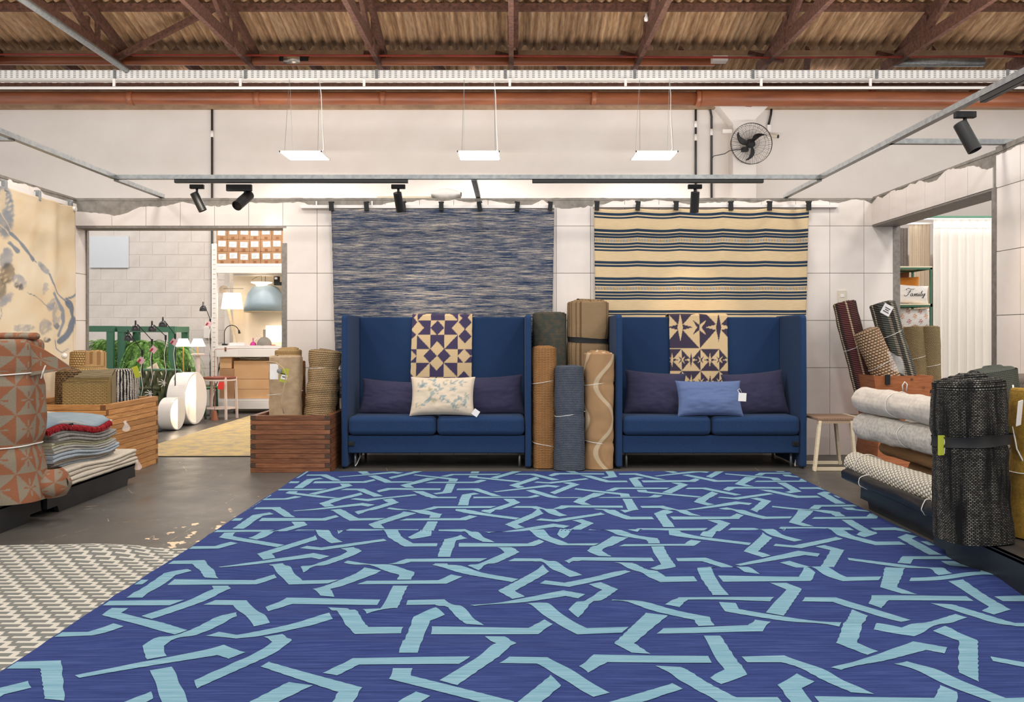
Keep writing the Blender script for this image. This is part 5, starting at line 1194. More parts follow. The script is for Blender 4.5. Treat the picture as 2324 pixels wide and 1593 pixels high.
pillow('cushion','brown cushion at the back of the top shelf compartment',X(2055,s2)-.02,ys_+.34,Z(640,s2),.36,.26,.08,plain('brown_cloth','#8A5A3C',.9),rx=-4,seed=15,wr=.006,group='cushions on the side room shelf')
def printc(u,v):
    out=np.tile(lin('#F4EEE8'),(len(u),1))
    for r,(cy,xs,c) in enumerate(((.86,(.24,.6,.93),'#B25A4E'),(.62,(.05,.42,.78),'#DD8A45'),(.36,(.24,.6,.93),'#B25A4E'),(.1,(.05,.42,.78),'#DD8A45'))):
        for x in xs:
            a=(u-x)/.055; b=(v-cy)/.11; d=np.abs(a)+np.abs(b); rr=np.hypot(a,b); m=((d<1)&(d>.72))|(rr<.3)|((np.abs(rr-1.05)<.12)&(np.sin(np.arctan2(b,a)*6)>.2)); out[m]=lin(c)
    return out
pillow('cushion','white cushion with small orange and red motifs on the lower shelf',X(2078,s2),ys_+.1,Z(724,s2),.37,.235,.09,vcol('motif_print',bump=.1,bs=300,amp=.03),rx=-5,seed=16,colfn=printc,wr=.005,group='cushions on the side room shelf')
tag(MB().box(3.66,6.6,10.9,10.95,0,2.2).build('room_divider',M['plaster']),'white divider board behind the curtains','divider')
# ================================================================= BACK ROOM (left doorway)
rug2=weave('yellow_grey_flatweave','#D9BC74','#B9A98A',60,240,'#A99B84',.4,.9,nscale=7)
tag(MB().grid(lambda u,v:(-3.73+u*1.53,7.86+v*3.9,.008+.002*nz(u*5,v*5)),20,30,uvf=lambda u,v:(u*1.53,v*3.9)).build('yellow_rug',rug2,smooth=True),'yellow and grey flatweave rug on the floor beyond the doorway','rug')
# shelving unit
s=155; sy=F/s
t=thing('shelving_unit','white metal shelving unit in the room behind the doorway','shelving',(-3.6,sy,0))
xL=X(480,s); xR=-2.55
for x,nm in ((xL,0),(xR-.07,1)):
    for y in (sy,sy+.55):
        MB().box(x,x+.078,y,y+.05,0,Z(553,s)).build('upright',M['white'],t)
sm=MB()
for k in range(33): MB().box(xL+.022,xL+.056,sy-.004,sy+.001,.12+k*.071,.128+k*.071).build('slot',M['linen'],t)
def beam_(y0,y1):
    z1_,z0_=Z(y0,s),Z(y1,s); MB().box(xL+.078,xR-.07,sy-.02,sy+.05,z0_,z1_-.045).build('shelf_beam',M['white'],t,bevel=.004); MB().box(xL+.078,xR-.07,sy-.005,sy+.56,z1_-.04,z1_).build('shelf_deck',M['white'],t)
beam_(598,620); beam_(784,810); beam_(905,928)
s3=s
# 18 cartons on the top shelf
def carton(label,x,z,w_,h_,d,y,mat,group,lab=True,k=0,lx=0,lz=0,tapec=None,parentname='cardboard_box'):
    t=thing(parentname,label,'box',(x+w_/2,y,z),group)
    MB().box(x+.001,x+w_-.001,y,y+d,z,z+h_-.002).build('carton',mat,t,bevel=.003,seg=1)
    if lab:
        sl_=MB().obox((x+w_/2+lx,y-.002,z+h_*.58+lz),w_*.68,.002,h_*.47,Matrix.Rotation(R.uniform(-.06,.06),3,'Y')).build('shipping_label',M['paper'],t)
        for r in range(3): MB().box(x+w_*.28+lx,x+w_*(.5+.08*r)+lx,y-.0045,y-.003,z+h_*(.44+.1*r)+lz,z+h_*(.455+.1*r)+lz).build('label_print',M['steel_dull'],sl_)
        if k%3!=1: MB().box(x+w_*.72+lx,x+w_*.79+lx,y-.0045,y-.003,z+h_*.42+lz,z+h_*.5+lz).build('yellow_dot',plain('yellow_dot','#E8EC86',.6) if 'yellow_dot' not in bpy.data.materials else bpy.data.materials['yellow_dot'],sl_)
        MB().box(x+w_*.36,x+w_*.64,y-.002,y,z+.002,z+h_*.22).build('tape',M['tape'],t)
    return t
rows=('top','middle','bottom'); colsn=('first','second','third','fourth','fifth','sixth'); Gc='labelled cartons on the top shelf'
cw=.162; chh=.176; zt0=Z(598,s)+.002
for r in range(3):
    for c_ in range(6):
        carton('labelled brown carton, %s row of the top shelf, %s from the left'%(rows[r],colsn[c_]),X(490.5,s)+cw*c_+R.uniform(-.003,.003),zt0+chh*(2-r),cw,chh,.33,sy+.01+R.uniform(-.006,.006),M['card'],Gc,k=r*6+c_,lx=R.uniform(-.008,.012),lz=R.uniform(-.008,.012))
# lower boxes
Gb='plain cartons on the lower shelf'; zb0=Z(905,s)+.002
def bx_(label,a,b,c,d,mat=M['cardlt'],y=sy+.03,dep_=.45): return carton(label,X(a,s),Z(d,s),X(b,s)-X(a,s),Z(c,s)-Z(d,s),dep_,y,mat,Gb,lab=False)
z_=zb0
def bz(label,a,b,z0,h,mat,y,dep_=.42): return carton(label,X(a,s),z0,X(b,s)-X(a,s),h,dep_,y,mat,Gb,lab=False)
bz('lower left brown carton on the bottom shelf',497,530,z_,.44,M['card'],sy+.02); bz('small open carton standing on the lower left one',497,524,z_+.442,.165,M['cardlt'],sy+.03)
bz('lowest long pale carton on the bottom shelf',531,655,z_,.135,M['cardlt'],sy+.03); bz('flat long carton above the lowest pale one',533,655,z_+.137,.145,M['cardlt'],sy+.035); bz('biggest pale carton on the bottom shelf',528,655,z_+.284,.27,M['cardlt'],sy+.04)
t=thing('wiring','loose cables lying on the cartons under the shelf','cable',(X(540,s),sy,z_+.6))
for k in range(5): MB().tube([(X(527+22*i+R.uniform(-6,6),s),sy+.06+R.uniform(0,.1),z_+.57+R.uniform(.0,.045)) for i in range(6)],.004,5).build('cable',M['black'] if k%2 else M['string'],t,smooth=True)
# frame behind the shelf (warm lit niche)
t=thing('display_niche','pale framed display niche glowing warmly behind the shelving','niche',(-3.2,11.6,0))
niche=plain('cream_board','#EEDFC8',.85)
MB().box(X(530,150),-2.2,12.58,12.62,0,2.2).build('back_panel',niche,t); MB().box(X(541,s)-.02,X(541,s)+.02,sy+.55,sy+.6,.9,2.0).build('post',M['pale'],t); MB().box(X(533,s)-.012,X(533,s)+.03,sy+.62,sy+.66,.9,2.02).build('post',M['white'],t)
MB().box(X(525,s),xR,sy+.1,sy+.2,Z(624.5,s),Z(619,s)).build('lamp_batten',M['white'],t)
MB().tube([(X(543,s),sy+.6,Z(631,s)),(xR,sy+.6,Z(631,s))],.012,8).build('tube_lamp',M['glow'],t)
point('niche_light',(-3.25,sy+.45,1.85),9,(1,.80,.55),.1)
point('niche_light',(-3.3,sy+.3,.62),1.2,(1,.78,.5),.05)
# lamps on the shelf
zs3=Z(784,s)
def dome_prof(r,h): return [(r*.42,h),(r*.62,h*.92),(r*.82,h*.66),(r*.95,h*.34),(r,0),(r*.985,0),(r*.93,h*.34),(r*.8,h*.63),(r*.6,h*.88),(r*.4,h*.95)]
t=thing('dome_pendant','large grey-blue dome pendant lamp hanging in the shelving','lamp',(X(592,s),sy+.22,Z(706,s)))
c=(X(592,s),sy+.22,Z(706,s)); q=MB(); q.lathe([(0,.385)]+[(a,b) for a,b in dome_prof(.31,.385)],c,40); q.build('shade',plain('pewter_enamel','#A4B2B8',.5,.2,c2='#93A8B2',scale=3),t,smooth=True)
MB().lathe([(.308,.0),(.31,-.012),(.296,-.012),(.298,0)],c,40).build('rim',plain('champagne','#D9BF9A',.4,.3),t,smooth=True)
MB().tube([(c[0],c[1],c[2]+.385),(c[0],c[1],Z(622,s))],.004,6).build('cord',M['black'],t)
t=thing('bowl_lamp','small glowing white dish lamp above the dome pendant','lamp',(X(588,s),sy+.12,Z(641,s)))
MB().lathe([(.155,.012),(.15,.0),(.09,-.02),(.07,-.06),(0,-.06),(0,.0),(.1,.01)],(X(588,s),sy+.12,Z(641,s)),32).build('dish',M['glow2'],t,smooth=True)
MB().tube([(X(588,s),sy+.12,Z(640,s)),(X(588,s),sy+.12,Z(625,s)),(X(577,s),sy+.12,Z(627,s)),(X(566,s),sy+.12,Z(634,s))],.003,5).build('cord',M['black'],t,smooth=True)
def shade_lamp(name,label,px_,pt,pb,rt,rb,y,base=None):
    s=F/y; t=thing(name,label,'lamp',(X(px_,s),y,Z(pb,s))); h=Z(pt,s)-Z(pb,s)
    MB().lathe([(rt*.0,h),(rt,h),(rb,0),(rb-.004,0),(rt-.004,h-.004)],(X(px_,s),y,Z(pb,s)),32).build('lamp_shade',M['glow2'],t,smooth=False); return t
t=shade_lamp('floor_lamp','white shaded lamp on a slanting pale wood arm in the shelving',527,665,701,.125,.158,sy+.18)
MB().beam((X(493,s),sy+.3,Z(655,s)),(X(521,s),sy+.3,zs3),.03,.03,up=(0,1,0)).build('slanting_arm',M['pale'],t)
MB().tube([(X(493.5,s),sy+.24,Z(655,s)),(X(493.5,s),sy+.27,Z(655,s))],.062,24).build('disc',plain('beige_disc','#CDBBA4',.6),t)
MB().tube([(X(495,s),sy+.24,Z(653,s)),(X(540,s),sy+.24,Z(653,s))],.005,6).build('crossbar',M['steel'],t)
t=shade_lamp('table_lamp','white drum shaded table lamp at the right of the middle shelf',622,739,776,.12,.135,sy+.3)
MB().tube([(X(622,s),sy+.3,zs3),(X(622,s),sy+.3,Z(776,s))],.02,10).build('lamp_base',M['pale'],t)
def bell(name,label,px_,pt,pb,r,y,mat,neck=.2,nr=.02,z0=None):
    s=F/y; zb_=Z(pb,s) if z0 is None else z0; h=Z(pt,s)-Z(pb,s); hn=h*neck; c=(X(px_,s),y,zb_)
    t=thing(name,label,'lamp',c); hb=h-hn
    MB().lathe([(r,0),(r*.97,hb*.35),(r*.8,hb*.65),(r*.5,hb*.9),(nr,hb),(nr,h),(0,h)],c,32).build('shade',mat,t,smooth=True); return t
bell('cone_lamp','grey bell shaped pendant standing on the middle shelf',600,748,784,.108,sy+.1,plain('taupe_enamel','#8C857C',.5),neck=.45,nr=.019)
bell('cone_lamp','small magenta bell shaped pendant on the middle shelf',574.5,767,785,.046,sy+.06,plain('magenta_enamel','#C8308E',.45),neck=.45,nr=.008)
t=thing('gooseneck_lamp','black arched gooseneck lamp at the left of the middle shelf','lamp',(X(506,s),sy+.06,zs3))
MB().tube([(X(506,s),sy+.06,zs3+.02)]+[(X(523-17*math.cos(a),s),sy+.06,Z(757-19*math.sin(a),s)) for a in np.linspace(0,PI*.93,18)],.006,8).build('arm',M['black'],t,smooth=True)
MB().box(X(502,s),X(512,s),sy+.03,sy+.09,zs3,zs3+.025).build('clamp',M['black'],t); MB().tube([(X(539,s),sy+.06,Z(749,s)),(X(540.5,s),sy+.06,Z(757,s))],[.012,.018],10).build('head',M['black'],t)
tag(MB().box(X(519,s),X(553,s),sy+.02,sy+.2,zs3,zs3+.04).build('white_book',M['paper'],bevel=.003),'flat white box lying on the middle shelf','box')
tag(MB().grid(lambda u,v:(X(562+u*26,s),sy+.25+.04*math.sin(v*7+u*3),zs3+.02+.15*v*math.sin(max(.05,u)*PI)+.02*nz(u*9,v*9)),16,16).build('plastic_bag',glassy.m,smooth=True),'crumpled clear plastic bag behind the magenta lamp','bag')
tag(MB().lathe([(0,.012),(.02,.012),(.026,.0),(.04,.004),(.04,.01)],(X(612,s)+.03,sy+.08,zs3),14).build('red_tape_roll',plain('orange_plastic','#D8572E',.5)),'small orange coil beside the drum shaded lamp','coil')
t=thing('track_adapter','black spotlight box hanging at the top right of the niche','spotlight',(X(622,s),sy+.2,Z(640,s)))
MB().box(X(617,s),X(628,s),sy+.1,sy+.17,Z(646,s),Z(626,s)).build('driver_box',M['blackm'],t); MB().box(X(628,s),X(645,s),sy+.1,sy+.2,Z(646,s),Z(639,s)).build('head',M['blackm'],t); MB().box(X(619,s),X(625,s),sy+.095,sy+.1,Z(633,s),Z(628,s)).build('sticker',M['paper'],t)
# blue panel and wall box
tag(MB().box(X(199,s*.93),X(288,144),RY-.05,RY-.02,Z(607,144),Z(535,144)).build('wall_panel',plain('pale_blue_panel','#DDE3EA',.5)),'plain pale blue square panel fixed to the block wall','panel')
tag(MB().box(X(462,144),X(479,144),RY-.10,RY-.015,Z(768,144),Z(741,144)).build('fuse_box',M['white'],bevel=.01),'white plastic box on the block wall beside the shelving','box')
# disc lamps
def disc_lamp(label,cx_,base_py,s,r,dep,ang):
    y=D(s); x=X(cx_,s); t=thing('disc_lamp',label,'lamp',(x,y,0),'white ceramic disc lamps'); A=Matrix.Rotation(math.radians(ang),3,'Z')@Matrix.Rotation(PI/2,3,'X')
    c=Vector((x,y,r+.004)); cer=plain('white_ceramic','#F2ECE5',.18) if 'white_ceramic' not in bpy.data.materials else bpy.data.materials['white_ceramic']
    # drum: closed cylinder, hollow left half of the face glows
    q=MB(); q.lathe([(0,-dep/2),(r*.985,-dep/2),(r,-dep/2+.01),(r,dep/2-.01),(r*.985,dep/2),(r*.93,dep/2),(r*.93,dep*.12),(0,dep*.12)],c,64,A); q.build('drum',cer,t,smooth=False)
    q=MB(); pr=[(0,dep/2+.001),(r*.93,dep/2+.001),(r*.93,dep*.12),(0,dep*.12)]
    q.lathe(pr,c,32,A,a0=-PI/2,a1=PI/2); 
    q.add([c+A@Vector((0,r*.93*a,b)) for a,b in ((-1,dep*.12),(1,dep*.12),(1,dep/2),(-1,dep/2))],[(0,1,2,3)]); q.build('face_plate',cer,t)
    q=MB(); q.lathe([(0,dep*.125),(r*.9,dep*.125)],c,32,A,a0=PI/2+.6,a1=3*PI/2-.9); q.build('glow_panel',M['glow2'],t)
    n=A@Vector((0,0,1)); e=A@Vector((-1,0,0))
    point('disc_light',tuple(c+n*dep*.33+e*r*.3+Vector((0,0,r*.25))),1.5*r/.3,(1,.83,.62),.02); return t
disc_lamp('smaller white ceramic disc lamp standing in front of the large one',389,977,188,.196,.16,86)
disc_lamp('large white ceramic disc lamp beyond the oak crate',425,965,177,.335,.23,87)
# side table
s=165; ty=D(s); t=thing('side_table','round side table with dark red top and pale pink legs','table',(X(500,s),ty,0)); r=.215; c=(X(499,s),ty,Z(855,s)-.0)
MB().lathe([(0,.0),(r*.9,0),(r,.012),(r,.03),(r*.92,.032),(r*.88,.022),(0,.022)],(c[0],c[1],c[2]-.03),40).build('table_top',plain('dark_red_top','#8C4A38',.4),t,smooth=False)
pk=plain('pale_pink_metal','#E8D5CC',.5)
MB().lathe([(0,0),(r*.95,0),(r*.95,.012),(0,.012)],(c[0],c[1],.14),40).build('lower_shelf',pk,t)
MB().lathe([(r*.97,-.05),(r*.99,-.05),(r*.99,-.03),(r*.97,-.03)],(c[0],c[1],c[2]),40).build('apron_ring',pk,t)
for a in (20,140,200,-50): MB().beam((c[0]+(r+.01)*math.cos(math.radians(a)),c[1]+(r+.01)*math.sin(math.radians(a)),0),(c[0]+(r-.01)*math.cos(math.radians(a)),c[1]+(r-.01)*math.sin(math.radians(a)),c[2]-.0),.028,.028).build('leg',pk,t)
MB().obox((X(515,s),ty-r-.02,Z(873,s)),.075,.003,.1,Matrix.Rotation(.15,3,'Y')).build('red_tag',plain('red_card','#E8382E',.6),t)
cu=plain('copper_cone','#A9694C',.5,.2)
t=thing('copper_lamp','small copper cone on a thin cord hung from the shelving edge','lamp',(X(487,168),D(168),0)); MB().lathe([(0,.125),(.026,.125),(.05,.0),(0,0)],(X(487,168),D(168),.0),24).build('cone',cu,t); MB().tube([(X(487,168),D(168),.12),(X(487,168),D(168),Z(795,168)),(X(489,168),D(168),Z(793,168)),(X(491,168),sy-.03,Z(793,168))],.004,6).build('cord',cu,t)
MB().box(X(490,160),X(494,160),sy-.03,sy-.02,Z(798,160),Z(789,160)).build('clip',M['dkwood'],t)
# small brass/ pink lamps
def mini(label,px_,y,kind):
    s=F/y; x=X(px_,s); t=thing('small_lamp',label,'lamp',(x,y,0))
    zb_=Z(786,s); MB().lathe([(0,.105),(.055,.105),(.1,0),(.097,0),(.052,.1)],(x,y,zb_),28).build('lamp_shade',M['glow'],t)
    br=plain('brass','#D9A860',.3,.6) if 'brass' not in bpy.data.materials else bpy.data.materials['brass']
    if kind==0: MB().tube([(x,y,0),(x,y,zb_+.06)],.007,8).build('stem',br,t); MB().lathe([(0,.01),(.09,.01),(.09,0),(0,0)],(x,y,0),24).build('base',br,t)
    else:
        MB().tube([(x,y,Z(803,s)),(x,y,zb_+.06)],.008,8).build('stem',br,t)
        MB().lathe([(0,.0),(.088,0),(.09,.022),(0,.022)],(x,y,Z(806,s)),24).build('tray',pk,t); MB().tube([(x,y,0),(x,y,Z(806,s))],.03,12).build('pedestal',pk,t)
mini('small brass stemmed lamp with white shade, left of the pair',416,11.2,0); mini('small lamp with white shade on a pale pink pedestal tray',449,11.3,1)
# black reading lamps
tag(MB().obox((-3.26,7.2,.83),.05,.003,.1,Matrix.Rotation(-.35,3,'Y')).build('lime_label',M['tag_g']),'lime green tag on the speckled black and white rug roll','tag')
G='slim black reading lamps behind the oak crate'
labs=('black bell reading lamp, lowest and leftmost of the row','black bell reading lamp second from the left with a square pink tag','black bell reading lamp third from the left, without a tag','black bell reading lamp fourth from the left before the block wall','black bell reading lamp beside the white shelving')
for i,(px_,ptop,sx,st,sb,y) in enumerate(((323,800,294,748,773,9.6),(345,775,310.5,727,751,9.9),(376,766,347.5,728,752,10.1),(397.5,763,372,719,742,10.4),(477,728,463,685,706,11.9))):
    s=F/y; x=X(px_,s); t=thing('reading_lamp',labs[i],'lamp',(x,y,0),G)
    MB().tube([(x,y,.01),(x,y,Z(ptop-5,s))],.007,8).build('pole',M['blackm'],t); MB().lathe([(0,.014),(.11,.012),(.115,0),(0,0)],(x,y,0),24).build('base',M['blackm'],t)
    MB().tube([(x,y,Z(ptop-3,s)),(X(sx+4,s),y-.03,Z(st+9,s))],.005,6).build('arm',M['blackm'],t); MB().tube([(x,y,Z(ptop,s)-.03),(x,y,Z(ptop,s)+.03)],.013,8).build('joint',M['blackm'],t)
    hh=(sb-st)/s; r=.052; c=(X(sx,s),y-.03,Z(sb,s)); MB().lathe([(r,0),(r*.97,hh*.18),(r*.8,hh*.4),(r*.45,hh*.54),(.011,hh*.6),(.011,hh*.98),(0,hh)],c,24).build('shade',plain('black_enamel','#1C1C1D',.28) if 'black_enamel' not in bpy.data.materials else bpy.data.materials['black_enamel'],t,smooth=True)
    if i!=2:
        tz=(831,793,0,776,735)[i] if i!=0 else 816; tx=(322,350,0,396,475)[i]
        if i==0: tz=818
        pt_=MB().obox((X(tx,s),y-.02,Z(tz,s)),.072,.003,.072,Matrix.Rotation(math.radians(38),3,'Y')).build('pink_tag',M['tag_p'],t); MB().obox((X(tx-4,s),y-.023,Z(tz,s)-.004),.022,.002,.045,Matrix.Rotation(math.radians(38),3,'Y')).build('tag_print',M['tag_r'],pt_)
    MB().tube([(x+.01,y,Z(ptop,s)-.05),(x-.015,y-.01,Z(ptop+40,s)),(x+.01,y-.01,Z(ptop+80,s)),(x-.01,y-.012,Z(ptop+100,s))],.004,6).build('lamp_cord',M['string'],t,smooth=True)
    if i in (1,2):
        q=MB(); cc=Vector((x-.02,y-.03,Z((893,869)[i-1],s)))
        for k in range(7):
            a=k*.9; q.tube([cc+Vector((math.cos(a)*.045*math.sin(f)+.01*math.cos(f*2),.01*math.sin(f*3),math.sin(a)*.045*math.sin(f))) for f in np.linspace(0,PI,12)],.0045,5)
        q.build('cord_coil',M['string'],t,smooth=True)
# green planter frames with ferns
def planter(label,x0,x1,y,z1,dp=.45,bar=.1,extra=()):
    t=thing('planter_stand',label,'planter',((x0+x1)/2,y,0),'green planter stands')
    for x in (x0+.003,x1-bar*.9-.003)+tuple(extra):
        for yy in (y,y+dp): MB().box(x,x+bar*.9,yy,yy+.05,0,z1).build('post',M['green'],t)
    q=MB(); q.box(x0,x1,y-.003,y+.05,z1-bar*.75,z1+.003); q.build('top_rail',M['green'],t); MB().box(x0,x1,y+dp-.003,y+dp+.05,z1-bar*.75,z1+.003).build('top_rail',M['green'],t)
    MB().box(x0-.002,x0+.05,y+.05,y+dp,z1-bar*.75,z1+.001).build('side_rail',M['green'],t); MB().box(x1-.05,x1+.002,y+.05,y+dp,z1-bar*.75,z1+.001).build('side_rail',M['green'],t)
    MB().box(x0+.05,x1-.05,y+.05,y+dp,.25,.6).build('trough',M['green'],t)
s=168; py_=D(s)
planter('green framed planter stand at the left edge of the doorway',X(190,s)-.35,X(257,s),py_,Z(740,s))
planter('green framed planter stand behind the black reading lamps',X(262,s),X(397,s)-.02,py_+.05,Z(741,s))
fern_m=NT('fern_green'); fern_m.set(Roughness=.5); _n=fern_m.noise(fern_m.tc(),26,3,.6); fern_m.col(fern_m.ramp(_n,[(.32,'#355F24'),(.5,'#5E9238'),(.66,'#A5CC6E')]))
def fern(label,x,y,z,rad,nfr,seed,up=.5,xr=(0,2*PI)):
    t=thing('fern',label,'plant',(x,y,z),'ferns in the back room'); rr=random.Random(seed); q=MB(); st=MB()
    for k in range(nfr):
        a=rr.uniform(0,2*PI); l=rad*rr.uniform(.6,1.15); u0=rr.uniform(.2,1)*up; pts=[]; x_=rr.uniform(-.25,.25)*rad
        for i in range(33):
            f=i/32; pts.append(Vector((x+x_+math.cos(a)*l*f*(1-.15*f),y+math.sin(a)*l*f*.45,z+l*(u0*1.6*f-(1.5+rr.uniform(-.01,.01))*f*f*.9))))
        st.tube(pts,.002,3,cap=False)
        for i in range(1,32):
            d=(pts[i+1]-pts[i-1]).normalized(); side=d.cross(Vector((0,0,1))).normalized() if abs(d.z)<.95 else Vector((1,0,0)); nrm=side.cross(d); L_=.046*math.sin(PI*(i/32)**.75)+.006
            for sg in (-1,1):
                tip=pts[i]+side*sg*L_*.9+d*L_*.45-Vector((0,0,L_*.35)); w_=d*.0042
                q.add([pts[i]-w_,pts[i]+w_,tip+w_*.3,tip-w_*.3],[(0,1,2,3)])
    o=q.build('fronds',fern_m.m,t); o['kind']='stuff'; o=st.build('stems',fern_m.m,t); o['kind']='stuff'
    MB().lathe([(0,-.02),(.08,-.02),(.11,.0),(.12,-.16),(.09,-.2),(0,-.2)],(x,y+.02,z-.02),20).build('pot',M['green'],t)
fern('lush fern in the leftmost green planter',X(228,s),py_+.22,1.02,.50,110,1,up=.55)
fern('fern hanging low in the left planter',X(205,s),py_+.25,.85,.40,70,5,up=.4)
fern('large hanging fern spilling from the planter behind the lamps',X(318,s),py_+.18,1.00,.55,150,2,up=.55)
fern('bright hanging fern lower in the right planter',X(330,s),py_+.02,.80,.45,110,3,up=.4)
fern('fern at the right end of the green planters',X(372,s),py_+.3,.95,.42,70,4,up=.45)
# woven olive chairs
def wchair(label,x,y,ang,zt=.78):
    t=thing('woven_armchair',label,'chair',(x,y,0),'olive woven armchairs'); A=Matrix.Rotation(math.radians(ang),3,'Z')
    T=lambda v:Vector((x,y,0))+A@Vector(v)
    fr=plain('green_tube','#4F7A60',.45) if 'green_tube' not in bpy.data.materials else bpy.data.materials['green_tube']
    ol=plain('olive_cord','#5A5F3E',.8,c2='#454A2E',scale=10) if 'olive_cord' not in bpy.data.materials else bpy.data.materials['olive_cord']
    MB().tube([T(v) for v in ((-.3,0,.02),(-.3,0,zt-.05),(-.27,0,zt),(.27,0,zt),(.3,0,zt-.05),(.3,0,.02))],.016,8).build('back_frame',fr,t,smooth=True)
    MB().tube([T(v) for v in ((-.3,0,.4),(-.3,.5,.4),(-.3,.52,.02))],.016,8).build('side_frame',fr,t,smooth=True); MB().tube([T(v) for v in ((.3,0,.4),(.3,.5,.4),(.3,.52,.02))],.016,8).build('side_frame',fr,t,smooth=True)
    for k in range(10):
        xx=-.25+k*.0555; pts=[];rr=[]
        for i in range(30): f=i/29; pts.append(T((xx+.013*math.sin(f*PI*6+k*PI),-.012*math.cos(f*PI*6+k*PI),.10+f*(zt-.1)))); rr.append(.021+.008*abs(math.sin(f*PI*6+k)))
        MB().tube(pts,rr,8).build('woven_strap',ol,t,smooth=True)
    MB().tube([T(v) for v in ((-.29,-.03,zt-.24),(-.1,-.035,zt-.235),(.0,-.03,zt-.24))],.022,8).build('cross_strap',ol,t,smooth=True)
    MB().box(-.27,.27,.02,.5,.36,.42)
    q=MB(); q.obox(T((0,.26,.40)),.54,.48,.06,A); q.build('seat',ol,t,bevel=.02); return t
wchair('olive woven armchair behind the small disc lamp',X(365,177),10.7,-12,.70); wchair('olive woven armchair further back, behind the large disc lamp',X(402,163),11.6,-12,.70)
pillow('cushion','beige cushion on the nearer olive armchair',X(350,170),11.0,Z(868,170),.42,.42,.16,M['linen'],rx=10,ry=-25,seed=20,group='beige cushions on the olive armchairs')
pillow('cushion','beige cushion lying along the further olive armchair',X(384,158),11.95,Z(838,158),.50,.28,.16,M['linen'],rx=10,ry=8,seed=21,group='beige cushions on the olive armchairs')
for k in range(3): tag(MB().tube([(X(470,160)+.03*k,12.6-.1*k,Z(790,150)),(X(461+3*k,160),12.4,Z(830,155)),(X(474-4*k,160),12.2,Z(870,158)),(X(466+3*k,160),12.1,Z(905,160)),(X(472+5*k,160),11.9,.02)],.006,5).build('loose_cable',M['black'] if k else M['string'],smooth=True),('pale loose cable hanging left of the shelving','black loose cable left of the shelving, nearer of the two','black loose cable left of the shelving, further of the two')[k],'cable')
# ================================================================= BIG BLUE RUG
A1=np.array([1.277,.6711]); B1=np.array([.018,1.2958])
CELL=[[[-0.542,3.769],[-0.477,3.768],[-0.482,3.395],[-0.585,3.332],[-0.611,3.376],[-0.549,3.43]],[[-0.973,3.582],[-0.571,3.569],[-0.572,3.503],[-0.933,3.514],[-1.006,3.415],[-1.033,3.473]],[[-0.774,3.474],[-0.689,3.458],[-0.562,3.232],[-0.43,3.234],[-0.428,3.164],[-0.6,3.155]],[[-0.452,3.562],[-0.298,3.573],[-0.116,3.257],[-0.185,3.27],[-0.331,3.502],[-0.451,3.502]],[[-0.406,2.961],[-0.339,2.959],[-0.332,3.301],[-0.275,3.35],[-0.316,3.401],[-0.4,3.326]],[[-0.315,3.241],[-0.311,3.155],[0.093,3.164],[0.153,3.272],[0.125,3.323],[0.059,3.23]],[[-0.562,2.925],[-0.15,2.934],[-0.186,2.871],[-0.532,2.87],[-0.587,2.781],[-0.642,2.801]],[[-0.391,4.133],[-0.325,4.131],[-0.323,4.071],[0.023,3.875],[-0.005,3.827],[-0.392,4.045]],[[-0.105,3.139],[-0.03,3.138],[0.013,3.05],[-0.183,2.698],[-0.242,2.737],[-0.062,3.04]],[[0.005,4.23],[0.139,4.227],[0.324,3.938],[0.268,3.908],[0.099,4.169],[-0.028,4.174]],[[0.541,3.396],[0.626,3.37],[0.446,3.072],[0.487,2.967],[0.423,2.977],[0.37,3.069]],[[0.144,4.073],[0.173,3.993],[0.007,3.694],[0.05,3.614],[-0.004,3.58],[-0.069,3.694]],[[-0.182,3.444],[-0.159,3.424],[0.228,3.625],[0.279,3.592],[0.316,3.651],[0.221,3.707]],[[0.425,3.567],[0.789,3.354],[0.783,3.242],[0.719,3.239],[0.72,3.318],[0.412,3.525]],[[0.342,3.798],[0.403,3.829],[0.468,3.721],[0.26,3.344],[0.228,3.407],[0.395,3.716]],[[0.051,3.485],[0.111,3.518],[0.283,3.228],[0.45,3.238],[0.413,3.179],[0.241,3.162]],[[0.582,3.22],[0.911,3.231],[0.965,3.322],[1.018,3.29],[0.952,3.176],[0.546,3.166]],[[0.149,3.856],[0.233,3.82],[0.538,4.01],[0.561,3.968],[0.251,3.757],[0.12,3.807]]]
BX0,BX1,BY0,BY1=-1.735,2.29,2.15,6.945
RID=[(3.42,.014,.06,-1.2,.9,.10),(3.05,.012,.05,-1.6,.1,-.05),(4.05,.012,.05,-1.5,.6,.06),(3.98,.016,.045,.6,2.0,.02),(4.75,.016,.04,-1.5,2.0,.01),(4.40,.008,.05,-.9,1.2,.02),(5.35,.007,.04,-1.4,2.2,0),(5.75,.005,.05,-1.6,1.5,0),(2.80,.007,.06,.3,1.6,-.04),(3.65,.010,.07,-1.7,-.6,.0),(3.22,.010,.05,.8,2.2,.0)]
def rugz(x,y):
    z=.010+.003*(nz(x*1.5,y*3,1)+1)
    for y0,am,sg,xa,xb,tl in RID:
        m=1/(1+math.exp(-(x-xa)/.12))*1/(1+math.exp((x-xb)/.12)); d=(y-y0-tl*(x-(xa+xb)/2)-.04*nz(x*2.1,y0*3))/sg
        z+=1.9*am*m*math.exp(-d*d)*(.75+.5*nz(x*2.5,y0))
    z+=.03*math.exp(-(((x-2.18)/.16)**2+((y-3.85)/.16)**2))
    return z
def edge(y): return .012*nz(y*1.6,3.3)
def rugpos(u,v):
    x=BX0+(BX1-BX0)*u; y=BY0+(BY1-BY0)*v
    if u==0: x+=edge(y)
    if u==1: x-=edge(y+9)
    return (x,y+(0 if v<1 else .012*nz(x*2,1)),rugz(x,y))
